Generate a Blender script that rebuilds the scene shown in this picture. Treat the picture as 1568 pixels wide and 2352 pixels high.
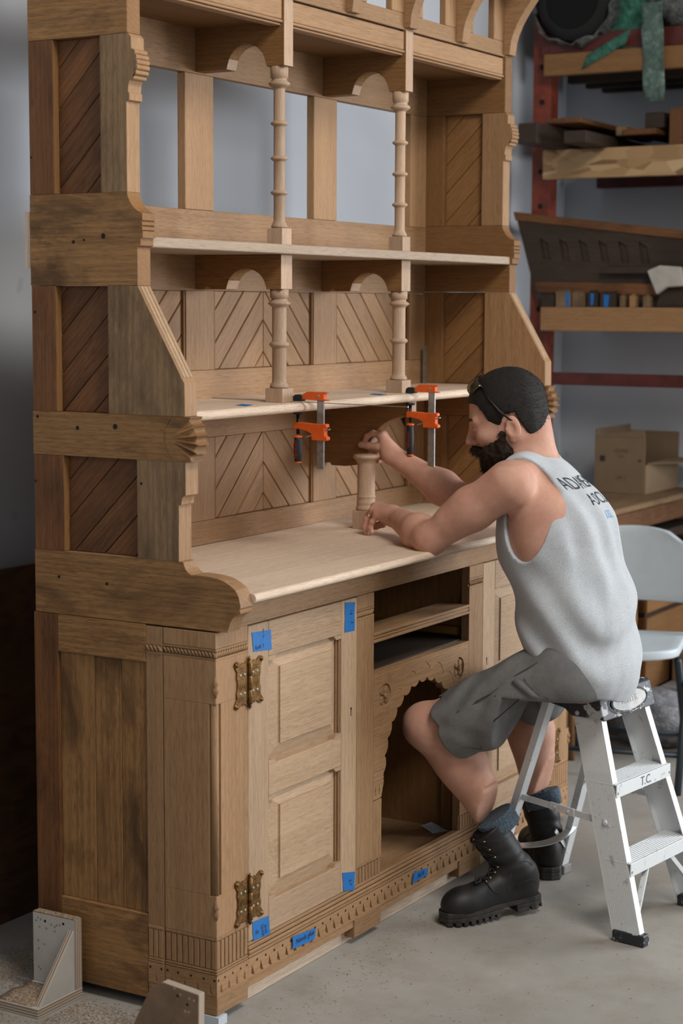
import bpy, bmesh, math, random
import numpy as np
from mathutils import Vector, Matrix, Euler
from mathutils.bvhtree import BVHTree
for _o in list(bpy.data.objects): bpy.data.objects.remove(_o)
SC = bpy.context.scene; COL = SC.collection
PI = math.pi; R = math.radians
# ------------------------------------------------------------ camera, world, lights, exposure
cam_d = bpy.data.cameras.new('camera'); cam = bpy.data.objects.new('camera', cam_d); COL.objects.link(cam)
CX = Vector((0.512288, -0.858804, 0.004016)); CY = Vector((0.094962, 0.061292, 0.993592)); CZ = -Vector((0.853548, 0.508624, -0.112953))
mw = Matrix((CX, CY, CZ)).transposed().to_4x4(); mw.translation = Vector((-3.263720, -2.266420, 1.620000))
cam.matrix_world = mw
cam_d.sensor_fit = 'VERTICAL'; cam_d.sensor_height = 36; cam_d.sensor_width = 24
cam_d.lens = 64.160; cam_d.clip_end = 60
cam_d.dof.use_dof = True; cam_d.dof.focus_distance = 4.6; cam_d.dof.aperture_fstop = 3.4
SC.camera = cam
SC.view_settings.view_transform = 'Standard'; SC.view_settings.look = 'None'
SC.view_settings.gamma = 1; SC.view_settings.use_curve_mapping = False
SC.view_settings.exposure = -0.12
wd = bpy.data.worlds.new('world'); SC.world = wd; wd.use_nodes = True
wd.node_tree.nodes['Background'].inputs[0].default_value = (0.74, 0.78, 0.84, 1)
wd.node_tree.nodes['Background'].inputs[1].default_value = 0.15
def area(name, loc, target, sx, sy, power, col):
    l = bpy.data.lights.new(name, 'AREA'); l.shape = 'RECTANGLE'; l.size = sx; l.size_y = sy; l.energy = power; l.color = col
    o = bpy.data.objects.new(name, l); COL.objects.link(o); o.location = loc
    o.rotation_euler = (Vector(target) - Vector(loc)).to_track_quat('-Z', 'Y').to_euler(); return o
area('bay_door_daylight', (5.0, -5.0, 2.45), (1.0, -.1, 1.2), 4.4, 2.9, 620, (0.92, 0.96, 1.0))
area('ceiling_panel_light', (-.7, -2.5, 4.3), (0.9, 0.2, 1.0), 1.5, 1.1, 135, (1.0, 0.96, 0.90))
area('front_left_fill', (-3.4, -5.6, 3.3), (0.9, 0.3, 1.1), 2.6, 1.8, 60, (1.0, 0.96, 0.9))  # added fill from the front left; no window stands here

# ------------------------------------------------------------ helpers
MW = {}                                    # world matrices of the things
def link(o): COL.objects.link(o); return o
def tag(o, label=None, cat=None, group=None, kind=None):
    if label: o['label'] = label
    if cat: o['category'] = cat
    if group: o['group'] = group
    if kind: o['kind'] = kind
    return o
def thing(name, label, cat, loc=(0, 0, 0), rotz=0.0, group=None):
    o = link(bpy.data.objects.new(name, None)); o.location = loc; o.rotation_euler = (0, 0, rotz); o.empty_display_size = .05
    MW[o.name] = Matrix.Translation(loc) @ Matrix.Rotation(rotz, 4, 'Z')
    return tag(o, label, cat, group)
class MB:
    def __init__(s): s.v = []; s.f = []; s.sm = []
    def add(s, vs, fs, smooth=False):
        n = len(s.v); s.v += [tuple(p) for p in vs]; s.f += [tuple(i + n for i in q) for q in fs]; s.sm += [smooth] * len(fs); return s
    def box(s, x0, x1, y0, y1, z0, z1, M=None):
        vs = [Vector(p) for p in ((x0, y0, z0), (x1, y0, z0), (x1, y1, z0), (x0, y1, z0), (x0, y0, z1), (x1, y0, z1), (x1, y1, z1), (x0, y1, z1))]
        if M is not None: vs = [M @ p for p in vs]
        return s.add(vs, [(3, 2, 1, 0), (4, 5, 6, 7), (0, 1, 5, 4), (1, 2, 6, 5), (2, 3, 7, 6), (3, 0, 4, 7)])
    def prism(s, poly, ax, a0, a1, M=None, smooth=False):
        # poly: 2D points in the remaining two axes, in order (x: y,z) (y: x,z) (z: x,y)
        ar = sum(poly[i][0] * poly[(i + 1) % len(poly)][1] - poly[(i + 1) % len(poly)][0] * poly[i][1] for i in range(len(poly)))
        if (ar < 0) != (ax == 'y'): poly = poly[::-1]
        def P(p, a): return Vector((a, p[0], p[1]) if ax == 'x' else (p[0], a, p[1]) if ax == 'y' else (p[0], p[1], a))
        n = len(poly); vs = [P(p, a0) for p in poly] + [P(p, a1) for p in poly]
        if M is not None: vs = [M @ p for p in vs]
        k = len(s.v); s.v += [tuple(p) for p in vs]
        s.f += [tuple(k + i for i in range(n))[::-1], tuple(k + n + i for i in range(n))]; s.sm += [False, False]
        for i in range(n): s.f.append((k + i, k + (i + 1) % n, k + n + (i + 1) % n, k + n + i)); s.sm.append(smooth)
        return s
    def lathe(s, prof, c, seg=28, M=None, smooth=True):
        # prof: (r, z) from bottom to top, centre c=(x,y)
        vs = []; fs = []; n = len(prof)
        for r, z in prof:
            for k in range(seg):
                a = 2 * PI * k / seg; vs.append(Vector((c[0] + r * math.cos(a), c[1] + r * math.sin(a), z)))
        if M is not None: vs = [M @ p for p in vs]
        for i in range(n - 1):
            for k in range(seg): fs.append((i * seg + k, i * seg + (k + 1) % seg, (i + 1) * seg + (k + 1) % seg, (i + 1) * seg + k))
        s.add(vs, fs, smooth); k0 = len(s.v) - len(vs)
        s.f += [tuple(k0 + k for k in range(seg))[::-1], tuple(k0 + (n - 1) * seg + k for k in range(seg))]; s.sm += [False, False]
        return s
    def tube(s, path, r, seg=8, caps=True, flat=1.0):
        path = [Vector(p) for p in path]; n = len(path)
        rs = r if isinstance(r, (list, tuple)) else [r] * n
        t0 = (path[1] - path[0]).normalized(); up = Vector((0, 0, 1)) if abs(t0.z) < .9 else Vector((1, 0, 0))
        nrm = (up - t0 * up.dot(t0)).normalized(); vs = []; fs = []
        for i, p in enumerate(path):
            t = (path[min(i + 1, n - 1)] - path[max(i - 1, 0)]).normalized()
            nrm = (nrm - t * nrm.dot(t)).normalized(); b = t.cross(nrm)
            for k in range(seg):
                a = 2 * PI * k / seg; vs.append(p + nrm * (rs[i] * math.cos(a)) + b * (rs[i] * flat * math.sin(a)))
        for i in range(n - 1):
            for k in range(seg): fs.append((i * seg + k, i * seg + (k + 1) % seg, (i + 1) * seg + (k + 1) % seg, (i + 1) * seg + k))
        if caps: fs += [tuple(range(seg))[::-1], tuple((n - 1) * seg + k for k in range(seg))]
        return s.add(vs, fs, True)
    def beam(s, a, b, w, h, up=(0, 0, 1)):
        # rectangular bar from a to b, w across, h along 'up'
        a = Vector(a); b = Vector(b); t = (b - a).normalized(); u = Vector(up); sd = t.cross(u).normalized(); u = sd.cross(t).normalized()
        M = Matrix((sd, t, u)).transposed().to_4x4(); M.translation = a
        return s.box(-w / 2, w / 2, 0, (b - a).length, -h / 2, h / 2, M)
    def sheet(s, grid, th, smooth=True):
        # grid[i][j] of points -> a thin solid of thickness th along the local normals
        n = len(grid); m = len(grid[0]); g = [[Vector(p) for p in row] for row in grid]; lo = []
        for i in range(n):
            row = []
            for j in range(m):
                a = g[min(i + 1, n - 1)][j] - g[max(i - 1, 0)][j]; b = g[i][min(j + 1, m - 1)] - g[i][max(j - 1, 0)]
                q = a.cross(b); q = q.normalized() if q.length > 1e-9 else Vector((0, 0, 1)); row.append(g[i][j] - q * th)
            lo.append(row)
        vs = [p for r_ in g for p in r_] + [p for r_ in lo for p in r_]; N = n * m; fs = []
        for i in range(n - 1):
            for j in range(m - 1):
                a, b, c, d = i * m + j, (i + 1) * m + j, (i + 1) * m + j + 1, i * m + j + 1
                fs += [(a, b, c, d), (N + d, N + c, N + b, N + a)]
        for i in range(n - 1): fs += [(i * m, N + i * m, N + (i + 1) * m, (i + 1) * m), ((i + 1) * m + m - 1, N + (i + 1) * m + m - 1, N + i * m + m - 1, i * m + m - 1)]
        for j in range(m - 1): fs += [(j + 1, N + j + 1, N + j, j), ((n - 1) * m + j, N + (n - 1) * m + j, N + (n - 1) * m + j + 1, (n - 1) * m + j + 1)]
        return s.add(vs, fs, smooth)
    def build(s, name, mat, parent=None, bevel=0.0, local=False, seg=1, label=None, kind=None):
        me = bpy.data.meshes.new(name); vs = s.v
        if parent is not None and not local:
            mi = MW[parent.name].inverted(); vs = [tuple(mi @ Vector(p)) for p in vs]
        me.from_pydata(vs, [], s.f); me.polygons.foreach_set('use_smooth', s.sm)
        bm = bmesh.new(); bm.from_mesh(me); bmesh.ops.recalc_face_normals(bm, faces=bm.faces[:]); bm.to_mesh(me); bm.free(); me.update()
        if isinstance(mat, (list, tuple)):
            for m_ in mat: me.materials.append(m_)
        else: me.materials.append(mat)
        o = link(bpy.data.objects.new(name, me))
        if parent is not None: o.parent = parent
        MW[o.name] = MW[parent.name] if parent is not None else Matrix.Identity(4)
        if bevel:
            b = o.modifiers.new('bevel', 'BEVEL'); b.width = bevel; b.segments = seg; b.limit_method = 'ANGLE'; b.angle_limit = R(35)
        if label: o['label'] = label
        if kind: o['kind'] = kind
        return o
def one(mb, name, mat, label, cat, base, group=None, **k):
    # a thing that is a single mesh, origin at its base
    o = mb.build(name, mat, None, **k); b = Vector(base)
    o.data.transform(Matrix.Translation(-b)); o.location = b; MW[o.name] = Matrix.Translation(b)
    return tag(o, label, cat, group)
def carve(o, cut):
    # real carving: subtract a cutter mesh, then throw the cutter away
    c = cut.build('cutter', o.data.materials[0]); c.parent = o.parent
    if o.parent is not None: c.data.transform(MW[o.parent.name].inverted())
    m = o.modifiers.new('carve', 'BOOLEAN'); m.operation = 'DIFFERENCE'; m.solver = 'EXACT'; m.use_self = True; m.object = c
    bpy.context.view_layer.update(); dg = bpy.context.evaluated_depsgraph_get()
    me = bpy.data.meshes.new_from_object(o.evaluated_get(dg)); o.modifiers.clear(); old = o.data; o.data = me
    bpy.data.objects.remove(c); return o
def clip(poly, a, b, c):
    # keep the part of a 2D polygon where a*x+b*y<=c
    out = []; n = len(poly)
    for i in range(n):
        p = poly[i]; q = poly[(i + 1) % n]; dp = a * p[0] + b * p[1] - c; dq = a * q[0] + b * q[1] - c
        if dp <= 0: out.append(p)
        if (dp < 0 < dq) or (dq < 0 < dp):
            t = dp / (dp - dq); out.append((p[0] + t * (q[0] - p[0]), p[1] + t * (q[1] - p[1])))
    return out

def wob(P, sc, seed=0):
    # cheap smooth pseudo noise
    r = np.random.RandomState(seed); o = np.zeros(len(P))
    for k in range(5):
        d = r.normal(size=3); d /= np.linalg.norm(d); o += np.sin(P @ d * sc * (1 + .35 * k) + r.uniform(0, 6.28)) / (1 + .4 * k)
    return o / 2.6
# ------------------------------------------------------------ materials
def mat_new(name):
    m = bpy.data.materials.new(name); m.use_nodes = True; nt = m.node_tree; return m, nt, nt.nodes['Principled BSDF']
def nd(nt, t, **k):
    n = nt.nodes.new(t)
    for a, b in k.items():
        if a.startswith('i_'): n.inputs[a[2:].replace('_', ' ')].default_value = b
        else: setattr(n, a, b)
    return n
def ramp(nt, fac, stops):
    r = nt.nodes.new('ShaderNodeValToRGB'); e = r.color_ramp.elements
    while len(e) > 1: e.remove(e[-1])
    for i, (p, c) in enumerate(stops):
        el = e[0] if i == 0 else e.new(p)
        el.position = p; el.color = (c[0], c[1], c[2], 1) if not isinstance(c, (int, float)) else (c, c, c, 1)
    nt.links.new(fac, r.inputs[0]); return r.outputs[0]
def mixc(nt, fac, a, b, mode='MIX'):
    n = nt.nodes.new('ShaderNodeMix'); n.data_type = 'RGBA'; n.blend_type = mode; n.clamp_factor = True
    for s_, v in ((n.inputs[0], fac), (n.inputs[6], a), (n.inputs[7], b)):
        if hasattr(v, 'links') or hasattr(v, 'is_linked'): nt.links.new(v, s_)
        elif isinstance(v, (int, float)): s_.default_value = v
        else: s_.default_value = (v[0], v[1], v[2], 1)
    return n.outputs[2]
def bump(nt, b, h, strength, dist=.002):
    n = nt.nodes.new('ShaderNodeBump'); n.inputs['Strength'].default_value = strength; n.inputs['Distance'].default_value = dist
    nt.links.new(h, n.inputs['Height']); nt.links.new(n.outputs[0], b.inputs['Normal'])
def coords(nt, scale=(1, 1, 1), rot=(0, 0, 0), rnd=True):
    tc = nt.nodes.new('ShaderNodeTexCoord'); v = tc.outputs['Object']
    if rnd:
        oi = nt.nodes.new('ShaderNodeObjectInfo'); mu = nt.nodes.new('ShaderNodeVectorMath'); mu.operation = 'SCALE'
        cx = nt.nodes.new('ShaderNodeCombineXYZ')
        for i, k in enumerate((7.3, 5.1, 9.7)):
            mm = nt.nodes.new('ShaderNodeMath'); mm.operation = 'MULTIPLY'; mm.inputs[1].default_value = k; nt.links.new(oi.outputs['Random'], mm.inputs[0]); nt.links.new(mm.outputs[0], cx.inputs[i])
        ad = nt.nodes.new('ShaderNodeVectorMath'); ad.operation = 'ADD'; nt.links.new(v, ad.inputs[0]); nt.links.new(cx.outputs[0], ad.inputs[1]); v = ad.outputs[0]
    if rot != (0, 0, 0):
        m0 = nt.nodes.new('ShaderNodeMapping'); m0.vector_type = 'TEXTURE'; m0.inputs['Rotation'].default_value = rot; nt.links.new(v, m0.inputs[0]); v = m0.outputs[0]
    m = nt.nodes.new('ShaderNodeMapping'); m.inputs['Scale'].default_value = scale; nt.links.new(v, m.inputs[0]); return m.outputs[0]
def noise(nt, vec, scale, detail=3, rough=.55, dist=0.0):
    n = nt.nodes.new('ShaderNodeTexNoise'); n.inputs['Scale'].default_value = scale; n.inputs['Detail'].default_value = detail
    n.inputs['Roughness'].default_value = rough; n.inputs['Distortion'].default_value = dist; nt.links.new(vec, n.inputs['Vector']); return n.outputs['Fac']
_wc = {}
WOODS = {  # light, mid, dark streak, figure strength, stain
    'new':   ((.43, .295, .185), (.36, .238, .142), (.205, .122, .062), .25, 0),
    'oak':   ((.335, .196, .098), (.268, .148, .067), (.135, .066, .027), .32, 0),
    'back':  ((.370, .218, .112), (.300, .168, .080), (.165, .084, .036), .28, 0),
    'edge':  ((.42, .32, .235), (.36, .268, .19), (.22, .155, .10), .2, 0),
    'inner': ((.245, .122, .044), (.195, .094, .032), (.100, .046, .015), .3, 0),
    'raw':   ((.66, .52, .40), (.58, .445, .335), (.34, .235, .155), .25, 0),
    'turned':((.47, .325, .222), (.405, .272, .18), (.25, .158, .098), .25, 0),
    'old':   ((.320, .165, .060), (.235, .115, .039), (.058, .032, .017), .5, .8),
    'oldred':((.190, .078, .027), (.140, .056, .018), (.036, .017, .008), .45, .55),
    'grey':  ((.265, .163, .082), (.200, .118, .057), (.064, .042, .026), .6, .6),
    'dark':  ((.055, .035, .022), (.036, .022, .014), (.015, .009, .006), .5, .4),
    'lumber':((.40, .22, .095), (.32, .165, .068), (.18, .085, .034), .35, .1),
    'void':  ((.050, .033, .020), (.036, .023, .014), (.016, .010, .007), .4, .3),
}
def wood(kind, ax='z', ang=0.0):
    key = (kind, ax, ang)
    if key in _wc: return _wc[key]
    L, M_, D, fig, stain = WOODS[kind]
    m, nt, b = mat_new('%s_wood_%s' % (kind, ax)); ai = 'xyz'.index(ax)
    rot = (ang, 0, 0) if ang and abs(ang) < 9 else (0, 0, 0)
    if ang >= 9: rot = (0, ang - 10, 0)
    def sc(along, across): return tuple(along if i == ai else across for i in range(3))
    f1 = noise(nt, coords(nt, sc(2.6, 42), rot), 1.0, 6, .7, .6)
    f2 = noise(nt, coords(nt, sc(26, 620), rot), 1.0, 3, .7)
    f3 = noise(nt, coords(nt, sc(.9, 7), rot), 1.0, 3, .5, 1.2)
    w = nt.nodes.new('ShaderNodeTexWave'); w.wave_type = 'RINGS'; w.rings_direction = 'XYZ'[ai]; w.inputs['Scale'].default_value = 1.0
    w.inputs['Distortion'].default_value = 9; w.inputs['Detail'].default_value = 4; w.inputs['Detail Scale'].default_value = .9
    nt.links.new(coords(nt, sc(1.1, 26), rot), w.inputs['Vector'])
    c = mixc(nt, ramp(nt, f1, [(.32, 0), (.7, 1)]), L, M_)
    c = mixc(nt, ramp(nt, w.outputs['Fac'], [(.05, fig * .55), (.75, 0)]), c, D)
    c = mixc(nt, ramp(nt, f2, [(.36, .7), (.52, 0)]), c, D)
    c = mixc(nt, ramp(nt, f3, [(.35, .0), (.75, .35)]), c, tuple(x * 1.15 for x in L))
    if stain:
        s1 = noise(nt, coords(nt, sc(3.2, 7.5), rot), 1.0, 5, .62, .5)
        c = mixc(nt, ramp(nt, s1, [(.48, 0), (.66, stain)]), c, tuple(x * .22 for x in M_))
        s2 = noise(nt, coords(nt, sc(4, 22), rot), 1.0, 5, .7, .2)
        c = mixc(nt, ramp(nt, s2, [(.60, 0), (.74, stain * .5)]), c, tuple(min(1, x * 1.9) for x in L))
    oi = nt.nodes.new('ShaderNodeObjectInfo')
    hs = nt.nodes.new('ShaderNodeHueSaturation'); nt.links.new(c, hs.inputs['Color'])
    mr = nt.nodes.new('ShaderNodeMapRange'); mr.inputs[3].default_value = .88; mr.inputs[4].default_value = 1.12; nt.links.new(oi.outputs['Random'], mr.inputs[0]); nt.links.new(mr.outputs[0], hs.inputs['Value'])
    nt.links.new(hs.outputs[0], b.inputs['Base Color']); b.inputs['Roughness'].default_value = .62; b.inputs['Specular IOR Level'].default_value = .3
    bump(nt, b, f2, .25 if not stain else .5, .0012)
    _wc[key] = m; return m
def plain(name, col, rough=.5, metal=0.0, var=.12, vs=30, bs=0.0, col2=None, thr=(.4, .65), spec=.4):
    m, nt, b = mat_new(name); f = noise(nt, coords(nt), vs, 4, .6)
    c2 = col2 if col2 else tuple(x * (1 - var) for x in col)
    nt.links.new(mixc(nt, ramp(nt, f, [(thr[0], 0), (thr[1], 1)]), col, c2), b.inputs['Base Color'])
    b.inputs['Roughness'].default_value = rough; b.inputs['Metallic'].default_value = metal; b.inputs['Specular IOR Level'].default_value = spec
    if bs: bump(nt, b, noise(nt, coords(nt), vs * 3, 3), bs, .002)
    return m

# ------------------------------------------------------------ room shell
def wall_mat(name, col, var=.06):
    m, nt, b = mat_new(name); c0 = coords(nt, rnd=False)
    f = noise(nt, c0, 1.3, 4, .6); g = noise(nt, c0, 35, 2); s = noise(nt, c0, 9, 2, .5)
    c = mixc(nt, f, col, tuple(x * (1 - var * 2) for x in col))
    c = mixc(nt, ramp(nt, s, [(.72, 0), (.76, .35)]), c, tuple(x * .55 for x in col))
    nt.links.new(c, b.inputs['Base Color']); b.inputs['Roughness'].default_value = .85
    bump(nt, b, g, .12, .002); return m
def floor_mat():
    m, nt, b = mat_new('concrete_floor'); c0 = coords(nt, rnd=False)
    a = noise(nt, c0, .9, 6, .62, .6); d = noise(nt, c0, 5, 5, .65); e = noise(nt, c0, 160, 3, .7)
    c = mixc(nt, ramp(nt, a, [(.36, 0), (.66, 1)]), (.355, .335, .30), (.25, .235, .212))
    c = mixc(nt, ramp(nt, d, [(.45, 0), (.75, .55)]), c, (.20, .165, .125))
    c = mixc(nt, ramp(nt, e, [(.66, 0), (.72, .5)]), c, (.13, .115, .10))
    nt.links.new(c, b.inputs['Base Color'])
    nt.links.new(ramp(nt, d, [(.3, .55), (.8, .8)]), b.inputs['Roughness']); b.inputs['Specular IOR Level'].default_value = .35
    bump(nt, b, e, .15, .002); return m
M_WALL = wall_mat('painted_wall', (.53, .555, .595))
def struct(name, mb, mat): o = mb.build(name, mat); o['kind'] = 'structure'; return o
XR = 4.02; YB = .97; XL = -4.6; YF = -6.6; HC = 4.6
struct('floor', MB().box(XL, XR, YF, YB, -.1, 0), floor_mat())
struct('wall_back', MB().box(XL - .1, XR + .1, YB, YB + .1, -.1, HC), M_WALL)
struct('wall_right', MB().box(XR, XR + .1, -1.0, YB, -.1, HC).box(XR, XR + .1, -6.4, -1.0, 2.55, HC).box(XR, XR + .1, YF, -6.4, -.1, HC), M_WALL)  # piece above the bay opening is an unseen header, added to shade the upper hutch
struct('added_bay_frame', MB().box(XR - .02, XR + .12, -6.4, -1.0, 2.50, 2.58).box(XR - .02, XR + .12, -1.04, -.96, 0, 2.50).box(XR - .02, XR + .12, -6.44, -6.36, 0, 2.50), wall_mat('door_frame_paint', (.35, .35, .35)))  # unseen frame of the bay opening, its header added to cut light higher up
struct('trim_1', MB().box(XR + .1, 9.5, YF, 1.0, -.12, -.02), floor_mat())
struct('wall_left', MB().box(XL - .1, XL, YF, YB, -.1, HC), M_WALL)
struct('ceiling', MB().box(XL - .1, XR + .1, YF - .1, YB + .1, HC, HC + .1), wall_mat('ceiling_paint', (.42, .41, .40)))

# ------------------------------------------------------------ the sideboard: base cabinet
W_ = 1.941; XM = W_ / 2
base = thing('base_cabinet', 'oak base cabinet with panelled door, carved corner post and scalloped arch', 'cabinet', (XM, .26, 0))
def mir(a): return W_ - a
def bx(name, mat, x0, x1, y0, y1, z0, z1, par=None, bev=.0015, **k):
    return MB().box(min(x0, x1), max(x0, x1), y0, y1, z0, z1).build(name, mat, par or base, bevel=bev, **k)
def face_mat(o, test, extra):
    o.data.materials.append(extra)
    for p in o.data.polygons:
        if test(p.normal, p.center): p.material_index = 1
    return o
OK_Z = wood('oak', 'z'); OK_X = wood('oak', 'x'); OK_Y = wood('oak', 'y'); NW_Z = wood('new', 'z'); NW_X = wood('new', 'x')
OLD_Y = wood('old', 'y'); OLD_Z = wood('old', 'z'); GR_Z = wood('grey', 'z'); GR_Y = wood('grey', 'y'); RED_Z = wood('oldred', 'z'); RED_Y = wood('oldred', 'y')
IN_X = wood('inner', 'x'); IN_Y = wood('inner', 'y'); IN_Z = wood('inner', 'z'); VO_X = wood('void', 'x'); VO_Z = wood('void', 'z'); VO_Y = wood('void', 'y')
dark_pit = plain('dark_hole', (.012, .008, .005), .9)
# left and right side frames
for sx in (0, 1):
    def X(a): return a if sx == 0 else mir(a)
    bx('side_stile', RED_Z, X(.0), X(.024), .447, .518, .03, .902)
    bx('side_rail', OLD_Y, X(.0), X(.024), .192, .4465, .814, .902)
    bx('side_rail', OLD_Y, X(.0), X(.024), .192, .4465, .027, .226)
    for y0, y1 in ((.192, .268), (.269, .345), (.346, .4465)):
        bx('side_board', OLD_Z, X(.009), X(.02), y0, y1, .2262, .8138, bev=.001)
    bx('stop_strip', wood('oak', 'z'), X(.0005), X(.024), .1455, .1915, .03, .899)
    # corner post: square shaft, middle part with a quirked corner bead
    q = .019
    pl = [(0.0, 0.0), (.127, 0.0), (.127, .024), (.024, .024), (.024, .143), (0.0, .143)]
    pq = [(0.0, q), (.006, q), (.006, .006), (q, .006), (q, 0.0), (.127, 0.0), (.127, .024), (.024, .024), (.024, .143), (0.0, .143)]
    mb = MB()
    for z0, z1, p in ((.2035, .30, pl), (.30, .738, pq), (.738, .8365, pl), (.8625, .899, pl)):
        mb.prism([(X(a), b_) for a, b_ in p], 'z', z0, z1)
    inr = [(.004, .004), (.127, .004), (.127, .024), (.024, .024), (.024, .143), (.004, .143)]
    mb.prism([(X(a), b_) for a, b_ in inr], 'z', .03, .2035); mb.prism([(X(a), b_) for a, b_ in inr], 'z', .8365, .8625)
    post = mb.build('corner_post', OK_Z, base, bevel=.001)
    MB().lathe([(.0088, .3), (.0088, .738)], (X(.0092), .0092), 14).build('corner_bead', OK_Z, base)
    for zc, sgn in ((.772, -1), (.272, 1)):
        tip = MB().lathe([(.0015, zc + sgn * -.03), (.0075, zc + sgn * -.012), (.004, zc + sgn * -.006), (.0075, zc + sgn * .0), (.0075, zc + sgn * .004), (.0045, zc + sgn * .012), (.0015, zc + sgn * .022)][::sgn], (X(.002), .002), 12)
        tip.build('carved_tip', OK_Z, base)
    # rope bands, flutes and chip carved teeth on both faces of the post
    def frieze(fx, a0, a1, face):
        # fx(a, d, z): point at a along the face, d proud of the recessed ground
        def bar(mb, a, b_, z0, z1, d0, d1):
            ps = [fx(a, d0, z0), fx(b_, d0, z0), fx(b_, d1, z0), fx(a, d1, z0), fx(a, d0, z1), fx(b_, d0, z1), fx(b_, d1, z1), fx(a, d1, z1)]
            mb.add(ps, [(3, 2, 1, 0), (4, 5, 6, 7), (0, 1, 5, 4), (1, 2, 6, 5), (2, 3, 7, 6), (3, 0, 4, 7)])
        rp = MB(); bar(rp, a0, a1, .837, .8415, 0, .0045); bar(rp, a0, a1, .8575, .862, 0, .0045)
        n = max(3, int(round((a1 - a0) / .0098))); st = (a1 - a0) / n
        for k in range(n):
            c = a0 + (k + .5) * st
            rp.tube([fx(c - st * .62, .0008, .843), fx(c - st * .25, .0022, .8465), fx(c + st * .2, .0022, .8525), fx(c + st * .62, .0008, .8562)], [.0022, .0037, .0037, .0022], 6)
        rp.build('rope_carving', OK_X if face == 'f' else OK_Y, base)
        fl = MB(); bar(fl, a0, a1, .196, .2033, 0, .0045); bar(fl, a0, a1, .1165, .121, 0, .0045); bar(fl, a0, a1, .1225, .1275, 0, .0045)
        n = max(2, int(round((a1 - a0) / .0165))); st = (a1 - a0) / n
        for k in range(n): bar(fl, a0 + k * st + .0016, a0 + (k + 1) * st - .0016, .129, .194, 0, .0042)
        fl.build('fluted_carving', OK_Z, base, bevel=.0012)
        th = MB(); bar(th, a0, a1, .0665, .1155, 0, .0045)
        o = th.build('toothed_carving', OK_X if face == 'f' else OK_Y, base); cut = MB()
        n = max(1, int(round((a1 - a0) / .036))); st = (a1 - a0) / n
        for k in range(n):
            c = a0 + (k + .5) * st
            p = [fx(c - .009, .006, .070), fx(c + .009, .006, .070), fx(c, .006, .098), fx(c - .002, .0008, .073), fx(c + .002, .0008, .073), fx(c, .0022, .093)]
            f = [(0, 1, 2), (5, 4, 3), (0, 3, 4, 1), (1, 4, 5, 2), (2, 5, 3, 0)]
            cut.add(p, f)
        carve(o, cut)
        dt = MB()
        for k in range(n + 1):
            c = min(max(a0 + k * st, a0 + .006), a1 - .006); pc = Vector(fx(c, .0046, .104)); e1 = Vector(fx(c + .0032, .0046, .104)) - pc; e2 = Vector((0, 0, .0032))
            dt.add([pc + e1 * math.cos(t_) + e2 * math.sin(t_) for t_ in [i * PI / 4 for i in range(8)]], [tuple(range(8))])
        dt.build('punched_hole', dark_pit, base, kind='stuff')
        fb = MB(); bar(fb, a0, a1, .022, .0655, -.003, .0045); fb.build('foot_block', OK_X if face == 'f' else OK_Y, base, bevel=.0015)
    frieze(lambda a, d, z: (X(a), .0045 - d, z), .0005, .127, 'f')
    frieze(lambda a, d, z: (X(.0045 - d), a, z), .0005, .143, 's')
    frieze(lambda a, d, z: (X(.0004 - d * .55), a, z), .147, .190, 's')
# front: doors
M_REVEAL = wood('oak', 'z')
def door(x0, x1, hinge_side, detail):
    def XX(a): return a if x0 < 1 else mir(a)
    par = base
    mb = MB().box(XX(.128) if x0 < 1 else mir(.128), XX(.214), 0, .022, .156, .895)
    dr = bx('door', NW_Z, XX(.128), XX(.2135), 0, .022, .156, .895)      # hinge stile carries the rest as sub-parts
    MW[dr.name] = MW[base.name]
    bx('stile', NW_Z, XX(.5425), XX(.6175), 0, .022, .156, .895, dr)
    for z0, z1 in ((.813, .895), (.482, .556), (.156, .2295)):
        o = bx('rail', NW_X, XX(.214), XX(.542), 0, .022, z0, z1, dr)
    # stop chamfered shoulders where rails meet stiles
    for zz, sg in ((.813, -1), (.556, 1), (.482, -1), (.2295, 1)):
        for xa, xb in ((.214, 1), (.542, -1)):
            MB().prism([(XX(xa), zz), (XX(xa + xb * .034), zz), (XX(xa + xb * .024), zz + sg * .010), (XX(xa), zz + sg * .010)], 'y', .0005, .022).build('shoulder', NW_X, dr)
    for z0, z1 in ((.556, .813), (.2295, .482)):
        a0, a1, b0, b1 = .214, .542, z0, z1
        i0, i1, j0, j1 = .2665, .497, z0 + .042, z1 - .032
        vs = [(XX(a), y, z) for (a, y, z) in ((a0, .017, b0), (a1, .017, b0), (a1, .017, b1), (a0, .017, b1), (i0, .0055, j0), (i1, .0055, j0), (i1, .0055, j1), (i0, .0055, j1),
              (i0, .002, j0), (i1, .002, j0), (i1, .002, j1), (i0, .002, j1))]
        pn = MB().add(vs, [(0, 1, 5, 4), (1, 2, 6, 5), (2, 3, 7, 6), (3, 0, 4, 7), (4, 5, 9, 8), (5, 6, 10, 9), (6, 7, 11, 10), (7, 4, 8, 11), (8, 9, 10, 11)])
        pn.build('raised_panel', wood('new', 'x'), dr)
        for t0, t1 in ((.5365, .5415), (.5305, .5355)): MB().box(XX(t0), XX(t1), .004 if t0 > .534 else .009, .018, b0 + .001, b1 - .001).build('panel_moulding', M_REVEAL, dr, bevel=.001)
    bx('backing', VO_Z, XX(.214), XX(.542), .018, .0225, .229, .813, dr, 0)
    kh = MB().prism([(XX(.5895) + .003 * math.cos(t), .618 + .004 * math.sin(t)) for t in [i * PI / 5 for i in range(10)]] , 'y', -.0006, .004)
    kh.box(XX(.5882), XX(.5908), -.0006, .004, .60, .617); kh.build('keyhole', dark_pit, dr)
    return dr
door_left = door(.127, .618, 0, True); door_right = door(1.323, 1.814, 1, True)
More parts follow.
